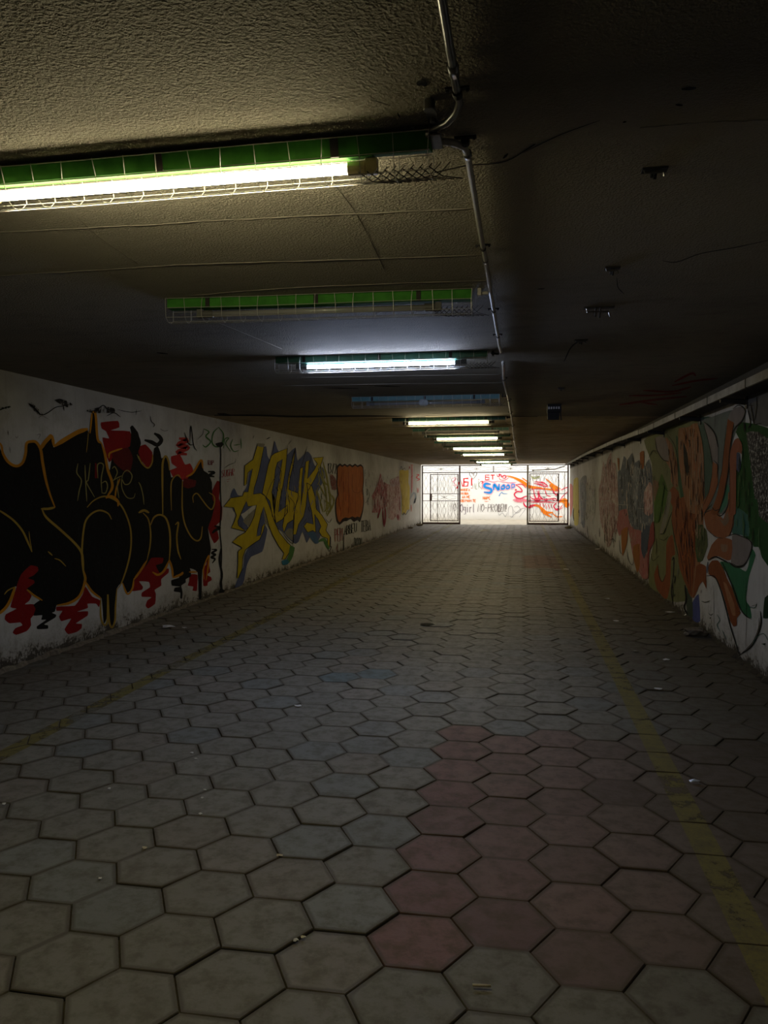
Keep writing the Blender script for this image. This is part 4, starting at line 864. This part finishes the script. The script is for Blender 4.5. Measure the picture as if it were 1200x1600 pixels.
pipe_thing(pp, .0105, PIPEWHITE, 'dull conduit running from the nearest lit light to the bluish one', [(PX, 2.30, PZ), (PX, 3.32, PZ), (PX, 4.5, PZ), (PX, 5.25, PZ)], [((PX, 2.38, PZ), (PX, 2.41, PZ)), ((PX, 3.5, PZ), (PX, 3.53, PZ))])
pp = []
for x, y in [(786,566),(787,580),(787,592),(791,610),(795,625),(798,645),(801,665),(803,685),(805,700),(807,714),(809,719)]:
    w = onz(x, y, PZ); pp.append((w[0], w[1], PZ))
pp = [tuple(q) for q in catmull(pp, 3)]
w = pp[-1]; pp.append((w[0]+.25, w[1]+1.0, PZ-.02))
pp = [(q[0], min(q[1], 33.5), q[2]) for q in pp]
pipe_thing(pp, .0135, PIPEWHITE, 'pale wavy conduit running from the bluish light to the gate', [pp[6], pp[12], pp[15], pp[18], pp[21], pp[24], pp[27]])
for i, (y, *_r) in enumerate(spec[1:5], 1):
    root = MB(); dz = -.022
    root.tube([(-.235, y+.0+(.045 if i == 1 else 0), ZC+dz), (-.20, y+.03, ZC+dz), (PX-.012, y+.03, ZC+dz)], .009, 8)
    root.box((-.235, y+.01, ZC-.036), (-.218, y+.055, ZC))
    tag(root.build('conduit_branch', [PIPEWHITE if i == 1 else DARKM], smooth=False), ['', 'short pale conduit joining the green unlit light to the main pipe', 'short dark conduit joining the bluish light to the main pipe', 'short dark conduit joining the teal unlit light to the pipe', 'short dark conduit joining the first light past the joint to pipe'][i], 'pipe')
# saddle bracket at the near light
m = MB(); m.box((-.265, 2.075, ZC-.014), (-.235, 2.30, ZC-.009)); m.tube([(-.25, 2.08, ZC-.002), (-.25, 2.08, ZC-.03)], .016, 10); m.box((-.268, 2.19, ZC-.045), (-.232, 2.285, ZC-.040)); m.tube([(-.25, 2.16, ZC-.012), (-.25, 2.16, ZC-.026)], .008, 8)
NP = near_pipe.location; m.v = [(a-NP[0], b_-NP[1], c-NP[2]) for a, b_, c in m.v]; m.build('saddle_bracket', STEEL, near_pipe, bevel=.002)

# ------------------------------------------------------------------ cantilevered beam along the right wall
bp = [(1.75, -1.0), (1.75, 2.6), (1.75, 6.0)]+[(1.75, float(onx(a, b, 1.75)[1])) for a, b in ((1006, 675.5), (960, 692), (915, 711))]+[(1.75, 33.2)]; print('beam', bp)
bz = [float(onx(a, b, 1.75)[2]) for a, b in ((1200, 590), (1200, 590), (1200, 590), (1006, 675.5), (960, 692), (915, 711), (896, 721))]
root = empty('cable_beam', (1.75, -1.0, 2.4)); OFF = Vector((1.75, -1.0, 2.4))
m = MB(); k0 = 0
def sect(i):
    x, y = bp[i]; z = bz[i]; h = .068
    return [(x, y, z), (x+.022, y, z), (x+.022, y, z+.012), (x+.012, y, z+.012), (x+.012, y, z+h-.012), (x+.022, y, z+h-.012), (x+.022, y, z+h), (x, y, z+h)]
for i in range(len(bp)):
    m.v += [tuple(Vector(q)-OFF) for q in sect(i)]
    if i:
        for a in range(8):
            b_ = (a+1) % 8; m.f.append(((i-1)*8+a, i*8+a, i*8+b_, (i-1)*8+b_)); m.mi.append(0)
m.f.append(tuple(range(8))); m.mi.append(0); m.f.append(tuple((len(bp)-1)*8+a for a in range(8))); m.mi.append(0)
m.build('channel', BEAMM, root)
def beamz(y):
    for i in range(len(bp)-1):
        if bp[i][1] <= y <= bp[i+1][1]:
            t = (y-bp[i][1])/(bp[i+1][1]-bp[i][1]); return bz[i]*(1-t)+bz[i+1]*t, bp[i][0]*(1-t)+bp[i+1][0]*t
    return bz[-1], bp[-1][0]
for y in (3.2, 5.3, 7.45, 9.3, 11.6, 13.8, 15.9, 18.0, 20.2, 22.4, 24.6, 26.8, 29.0, 31.2):
    z, x = beamz(y); m = MB(); x0 = x+.0+.012; x1 = XR-.004
    V = [(x0, z-.030), (x1, z-.055), (x1, z-.005), (x0, z+.008)]
    k = len(m.v); m.v += [tuple(Vector((a, y-.02, c))-OFF) for a, c in V]+[tuple(Vector((a, y+.02, c))-OFF) for a, c in V]
    for q in ((0,1,2,3),(7,6,5,4),(0,4,5,1),(1,5,6,2),(2,6,7,3),(3,7,4,0)): m.f.append(q); m.mi.append(0)
    m.box(tuple(Vector((x1-.008, y-.03, z-.09))-OFF), tuple(Vector((x1, y+.03, z+.04))-OFF))
    m.build('bracket_arm', DARKM, root)
for y in (4.6, 6.6, 7.9, 9.5, 11.0, 12.4, 14.5, 17.0, 20.0, 24.0):                      # butt joints of the channel lengths
    z, x = beamz(y); m = MB(); m.box(tuple(Vector((x-.003, y-.012, z-.004))-OFF), tuple(Vector((x+.01, y+.012, z+.072))-OFF)); m.build('joint_strap', DARKM, root)
tag(root, 'long grey steel channel on dark wall brackets along the right wall', 'beam')
# dark sheet added for the deep shadow behind the channel
m = MB(); ys = [q[1] for q in bp]
for a in range(len(ys)-1):
    (z0, x0), (z1, x1) = beamz(ys[a]), beamz(ys[a+1])
    m.face([(x0+.03, ys[a], z0+.03), (XR-.003, ys[a], z0+.02), (XR-.003, ys[a+1], z1+.02), (x1+.03, ys[a+1], z1+.03)])
    m.face([(x0+.03, ys[a], z0+.038), (XR-.003, ys[a], z0+.028), (XR-.003, ys[a+1], z1+.028), (x1+.03, ys[a+1], z1+.038)])
m.v = [tuple(Vector(q)-OFF) for q in m.v]; m.build('shadow_sheet', DARKM, root)['label'] = 'dark sheet added as deep shadow behind the channel'
m = MB(); a = ony(832, 735, 33.6); b_ = ony(868, 733, 33.6); c = ony(893, 728, 33.6)
m.tube([tuple(a), tuple(b_), (1.76, 33.6, c[2])], .022, 8); m.tube([(a[0]-.02, 33.6, a[2]), (a[0]+.06, 33.6, a[2])], .034, 8)
m.v = [tuple(Vector(q)-OFF) for q in m.v]; m.build('end_pipe', PIPEWHITE, root, True)['label'] = 'pale pipe reaching left before the gate'

# ------------------------------------------------------------------ ironwork gate
gx = lambda px, py=780, Y=YG: ony(px, py, Y)[0]
gz = lambda py, px=770, Y=YG: ony(px, py, Y)[2]
ztop, ztr = 2.615, gz(738)
XA, XB, XC2, XD = gx(660), gx(718.3), gx(824.5), gx(887.5)
zr1, zr2 = gz(771.5), gz(782.5)
root = empty('iron_gate', (0, YG, 0)); tag(root, 'dark iron gate screen with transom and two fixed side panels', 'gate')
def L(v): return (v[0], v[1]-YG, v[2])
for x, w, zz in ((XA, .03, ztop), (XB, .032, ztop), (XC2, .04, ztop), (XD, .032, ztop)):
    m = MB(); m.box((x-w, -.03, 0), (x+w, .03, zz)); m.build('post', GATE if x != XC2 else GATE_GLARE, root)
m = MB(); m.box((XA, -.025, ztop-.045), (XD, .025, ztop)); m.build('top_rail', GATE, root)
m = MB(); m.box((XA, -.018, ztr-.02), (XD, .018, ztr+.02)); m.build('transom_rail', GATE, root)
xm = gx(771)
m = MB(); m.box((xm-.02, -.018, ztr), (xm+.02, .018, ztop-.03)); m.build('mullion', GATE, root)
def scroll(mb_, xa, xb, za, zb, r=.007):
    cx, cz = (xa+xb)/2, (za+zb)/2; hx, hz = (xb-xa)/2-.03, (zb-za)/2-.02
    for sg in (-1, 1):
        mb_.tube([(cx+sg*hx*t, 0, cz+hz*.8*math.sin(t*math.pi*.9)*(1 if t < .6 else .7)) for t in [k/10 for k in range(11)]], r, 5)
        mb_.tube([(cx+sg*hx*t, 0, cz-hz*.8*math.sin(t*math.pi*.9)*(1 if t < .6 else .7)) for t in [k/10 for k in range(11)]], r, 5)
    for a in range(4):
        t = a*math.pi/4+.4; mb_.tube([(cx-math.cos(t)*hz, 0, cz-math.sin(t)*hz), (cx+math.cos(t)*hz, 0, cz+math.sin(t)*hz)], r, 5)
for xa, xb in ((XA, XB), (XB, xm), (xm, XC2), (XC2, XD)):
    m = MB(); scroll(m, xa, xb, ztr+.02, ztop-.04); m.build('transom_scroll', GATE_GLARE, root)
def wavy(mb_, xa, xb, za, zb, n, r=.0075, amp=.35):
    st = (xb-xa)/n
    for k in range(n):
        c = xa+st*(k+.5)
        for sg in (-1, 1):
            mb_.tube([(c+sg*st*amp*math.cos(t*2*math.pi), 0, za+(zb-za)*t) for t in [q/12 for q in range(13)]], r, 4)
def fixed_panel(xa, xb, xm_):
    m = MB(); wavy(m, xa, xb, .12, zr2-.0, 6); wavy(m, xa, xb, zr1, ztr, 6)
    m.build('wavy_bars', GATE_GLARE, root)
    for z in (zr1, zr2):
        m = MB(); m.box((xa, -.014, z-.014), (xb, .014, z+.014)); m.build('rail', GATE, root)
    m = MB(); m.box((xa-.03, -.03, .0), (xb+.03, .03, .085)); m.build('bottom_rail', GATE, root)
    m = MB(); m.box((xm_-.014, -.016, .08), (xm_+.014, .016, ztr)); m.build('stile', GATE_GLARE, root)
    m = MB()
    for k in range(14):
        x = xa+(xb-xa)*(k+.5)/14; m.tube([(x-.03, 0, .09), (x-.035, 0, .17), (x, 0, .21), (x+.035, 0, .17), (x+.03, 0, .09)], .007, 4)
    m.build('scroll_row', GATE_GLARE, root)
fixed_panel(XA+.03, XB-.03, gx(684)); fixed_panel(XC2+.04, XD-.03, gx(882))
def leaf(xa, xb, dy, label, handle_x):
    r = empty('gate_leaf', (xa, YG+dy, .0)); tag(r, label, 'gate')
    w = xb-xa; zt, zb = ztr-.06, .13
    m = MB(); m.box((0, -.02, zb), (.045, .02, zt)); m.box((w-.045, -.02, zb), (w, .02, zt)); m.box((.04, -.02, zt-.035), (w-.04, .02, zt)); m.box((.04, -.02, zb), (w-.04, .02, zb+.035))
    for z in (zr1, zr2): m.box((.05, -.015, z-.014), (w-.05, .015, z+.014))
    m.build('leaf_frame', GATE, r)
    m = MB(); wavy(m, .055, w-.055, zb+.05, zr2, 7, .0075, .3); wavy(m, .055, w-.055, zr1, zt-.05, 7, .0075, .3); m.build('wavy_bars', GATE_GLARE, r)
    m = MB(); scroll(m, .06, w-.06, zr2, zr1, .007); m.build('scroll_band', GATE_GLARE, r)
    m = MB(); hx = handle_x*w; m.box((hx-.05, -.05, (zr1+zr2)/2-.16), (hx+.05, -.022, (zr1+zr2)/2+.16)); m.tube([(hx, -.05, (zr1+zr2)/2+.06), (hx, -.10, (zr1+zr2)/2+.05), (hx+(.1 if handle_x < .5 else -.1), -.10, (zr1+zr2)/2+.05)], .012, 6); m.build('lock_plate', GATE, r)
leaf(gx(671.5), XB-.06, .10, 'open gate leaf folded back against the left side panel', .03)
leaf(XC2+.07, gx(873.5), .10, 'open gate leaf folded back against the right side panel', .97)

# ------------------------------------------------------------------ old ceiling hardware
def ceil_at(px, py, z=ZC): w = onz(px, py, z); return w[0], w[1]
def hook(px, py, w, label, drop=.06):
    x, y = ceil_at(px, py); r = empty('ceiling_bracket', (x, y, ZC)); tag(r, label, 'bracket')
    m = MB(); m.box((-w/2, -.02, -.006), (w/2, .02, 0)); m.build('plate', DARKM, r)
    m = MB(); m.tube([(-w*.42, -.01, -.004), (-w*.40, -.01, -drop*.45), (w*.30, -.012, -drop*.5), (w*.36, -.012, -drop)], .005, 6); m.build('bent_rod', STEEL, r)
    m = MB(); m.tube([(-w*.1, 0, -.004), (-w*.12, .0, -drop*.9)], .005, 6); m.tube([(w*.05, 0, -.004), (w*.02, .01, -drop)], .005, 6); m.build('hanger', DARKM, r)
hook(1023, 264, .08, 'small rusty bracket on the dark ceiling near the right edge', .03)
hook(957, 418, .07, 'small broken bracket above the larger bent one on the ceiling', .035)
hook(936, 480, .17, 'widest bent steel bracket on the right half of ceiling', .06)
hook(908, 531, .09, 'thin dark bracket on the ceiling below the widest bent one', .03)
hook(877, 606, .07, 'tiny bracket on the ceiling just before the black grille box', .03)
x, y = ceil_at(866, 632); r = empty('ceiling_grille_box', (x, y, ZC)); tag(r, 'black box with pale slotted grille fixed to the ceiling', 'fixture')
m = MB(); m.box((-.085, -.06, -.10), (.085, .10, 0)); m.build('box', DARKM, r, bevel=.004)
m = MB()
for k in range(5): m.box((-.075+k*.03, -.072, -.062), (-.057+k*.03, -.060, -.035))
m.build('grille', simple('pale_slats', (.55, .52, .48), .4, .3), r)
m = MB(); m.box((-.08, -.02, -.19), (.06, .04, -.10)); m.tube([(.075, -.03, -.09), (.085, -.03, -.2)], .006, 6); m.build('lamp_pocket', DARKM, r)

# ------------------------------------------------------------------ things on the floor
def scrap(px, py, s, label, mat=PAPER, seed=1, group=None, cat='litter', name='paper_scrap', h=.25, z0=.006):
    w = onz(px, py, 0); q = random.Random(seed+int(px)); n = 9
    m = MB(); ring = []
    for k in range(n):
        a = 2*math.pi*k/n; rr_ = s*q.uniform(.5, 1.1); ring.append((math.cos(a)*rr_, math.sin(a)*rr_*.8, q.uniform(0, h*s)))
    c = (q.uniform(-.2, .2)*s, 0, s*h*1.2)
    for k in range(n): m.face([ring[k], ring[(k+1) % n], c])
    m.v = [(a, b2, c2+z0) for a, b2, c2 in m.v]
    o = m.build(name, mat, loc=(w[0], w[1], 0.0)); 
    sm = o.modifiers.new('thick', 'SOLIDIFY'); sm.thickness = .002
    return tag(o, label, cat, group)
scrap(262, 981, .10, 'torn white paper lying near the left wall under the black graffiti', seed=3)
scrap(288, 982, .035, 'small white scrap just right of the torn paper by left wall', seed=4)
scrap(757, 831, .22, 'large white scrap of paper on the paving before the gate', seed=5, h=.35)
scrap(669, 843, .07, 'white scrap far off, left of the one before the gate', seed=6)
scrap(466, 1104, .035, 'flat white chip on the bluish lit pavers in mid floor', seed=7, h=.1)
scrap(1027, 1077, .04, 'whitish chip right of the yellow line, level with left chip', seed=8, h=.15)
scrap(1086, 1225, .032, 'crumpled clear wrapper right of the yellow line', PLASTIC, 9, name='plastic_wrapper', h=.6)
scrap(1077, 964, .06, 'shiny crumpled wrapper against the foot of the right wall', PLASTIC, 10, name='plastic_wrapper', h=.8)
scrap(1046, 957, .07, 'long pale strip of litter beside the right wall wrapper', seed=11, h=.1)
scrap(933, 859, .09, 'pale scrap far along the foot of the right wall', seed=12)
scrap(885, 890, .06, 'bright scrap beside the right yellow line far off', seed=13, h=.15)
FL = 'tiny pale fleck of litter on the near paving'
for k, (a, b_) in enumerate([(306,1187),(320,1236),(316,1249),(313,1274),(226,1327),(437,1339),(157,1375),(474,1467),(462,1472),(6,1258),(171,1234),(300,1178)]):
    scrap(a, b_, .012 if k != 4 and k != 5 else .016, FL, CIG if k in (4, 5, 7) else PAPER, 20+k, 'tiny flecks of litter on the near paving', name='litter_fleck', h=.4)
FM = 'small dull scrap of litter on the far right paving'
for k, (a, b_) in enumerate([(954,905),(950,936),(996,946),(962,971),(1074,986),(1040,1032),(992,1018)]):
    scrap(a, b_, .045, FM, PAPER if k % 2 else simple('dull_scrap_%d' % k, (.35, .33, .28)), 40+k, 'small scraps on the far right paving', name='litter_scrap', h=.15)
w = onz(752, 1544, 0); m = MB(); m.tube([(-.028, -.003, .009), (.03, .003, .009)], .0042, 10)
cig = m.build('cigarette_butt', CIG, loc=(w[0], w[1], 0.0), smooth=True); tag(cig, 'pale cigarette butt on the nearest pavers below the red ones', 'cigarette')
for k, (px, py, s, lab) in enumerate([(1113, 994, .13, 'lump of broken concrete against the foot of the right wall'), (888, 826, .16, 'dark rubble lump at the right foot of the gate'), (650, 822, .16, 'dark rubble lump at the left foot of the gate'), (641, 826, .10, 'low dark clod by the left wall just before the gate')]):
    w = onz(px, py, 0); xx = min(max(w[0], XL+s*1.15), XR-s*1.15)
    o, lo = blob('rubble', (xx, w[1], 0), (s, s*.8, s*.42), RUBBLE, 60+k); o.location.z = -lo*.8; tag(o, lab, 'rubble')
# drain hole with its cement collar
w = onz(668, 977, 0); r = empty('drain_hole', (w[0], w[1], .0)); tag(r, 'small dark drain hole with broken pale cement collar in the paving', 'drain')
m = MB(); q = random.Random(2); m.poly([(math.cos(a)*.085*q.uniform(.85, 1.1), math.sin(a)*.085*q.uniform(.85, 1.1), .012) for a in [k*math.pi/8 for k in range(16)]]); m.build('hole', BLACKHOLE, r)
m = MB(); m.poly([(.14+math.cos(a)*.17*q.uniform(.7, 1.1), .02+math.sin(a)*.12*q.uniform(.7, 1.1), .009) for a in [k*math.pi/8 for k in range(16)]]); m.build('cement_collar', CEMENT, r)
# dirt swept against the foot of both walls
for nm, X, sg, lab in (('l', XL, 1, 'ragged line of dirt along the foot of the left wall'), ('r', XR, -1, 'ragged line of dirt along the foot of the right wall')):
    m = MB(); q = random.Random(9); y = 1.0; prev = None
    while y < 33.6:
        wd = q.uniform(.015, .06); hh = q.uniform(.006, .035)
        cur = [(X+sg*.001, y, hh+.01), (X+sg*wd*.5, y, hh*.7+.006), (X+sg*wd, y, -.004)]
        if prev:
            for a in range(2): m.face([prev[a], prev[a+1], cur[a+1], cur[a]] if sg < 0 else [prev[a+1], prev[a], cur[a], cur[a+1]])
        prev = cur; y += q.uniform(.05, .12)
    o = m.build('dirt_line', RUBBLE if nm == 'l' else simple('black_dirt', (.05, .042, .03), .95), floor); tag(o, lab, kind='stuff')

# ------------------------------------------------------------------ daylight
W = bpy.data.worlds.new('sky'); S.world = W; W.use_nodes = True
bg = W.node_tree.nodes['Background']; bg.inputs[0].default_value = (1.0, .95, .86, 1); bg.inputs[1].default_value = 3.1
S.view_settings.view_transform = 'Standard'; S.view_settings.look = 'None'; S.view_settings.exposure = 0; S.view_settings.gamma = 1.2
S.cycles.use_denoising = True
S.cycles.max_bounces = 6; S.cycles.diffuse_bounces = 4; S.cycles.transparent_max_bounces = 12
S.cycles.sample_clamp_indirect = 3
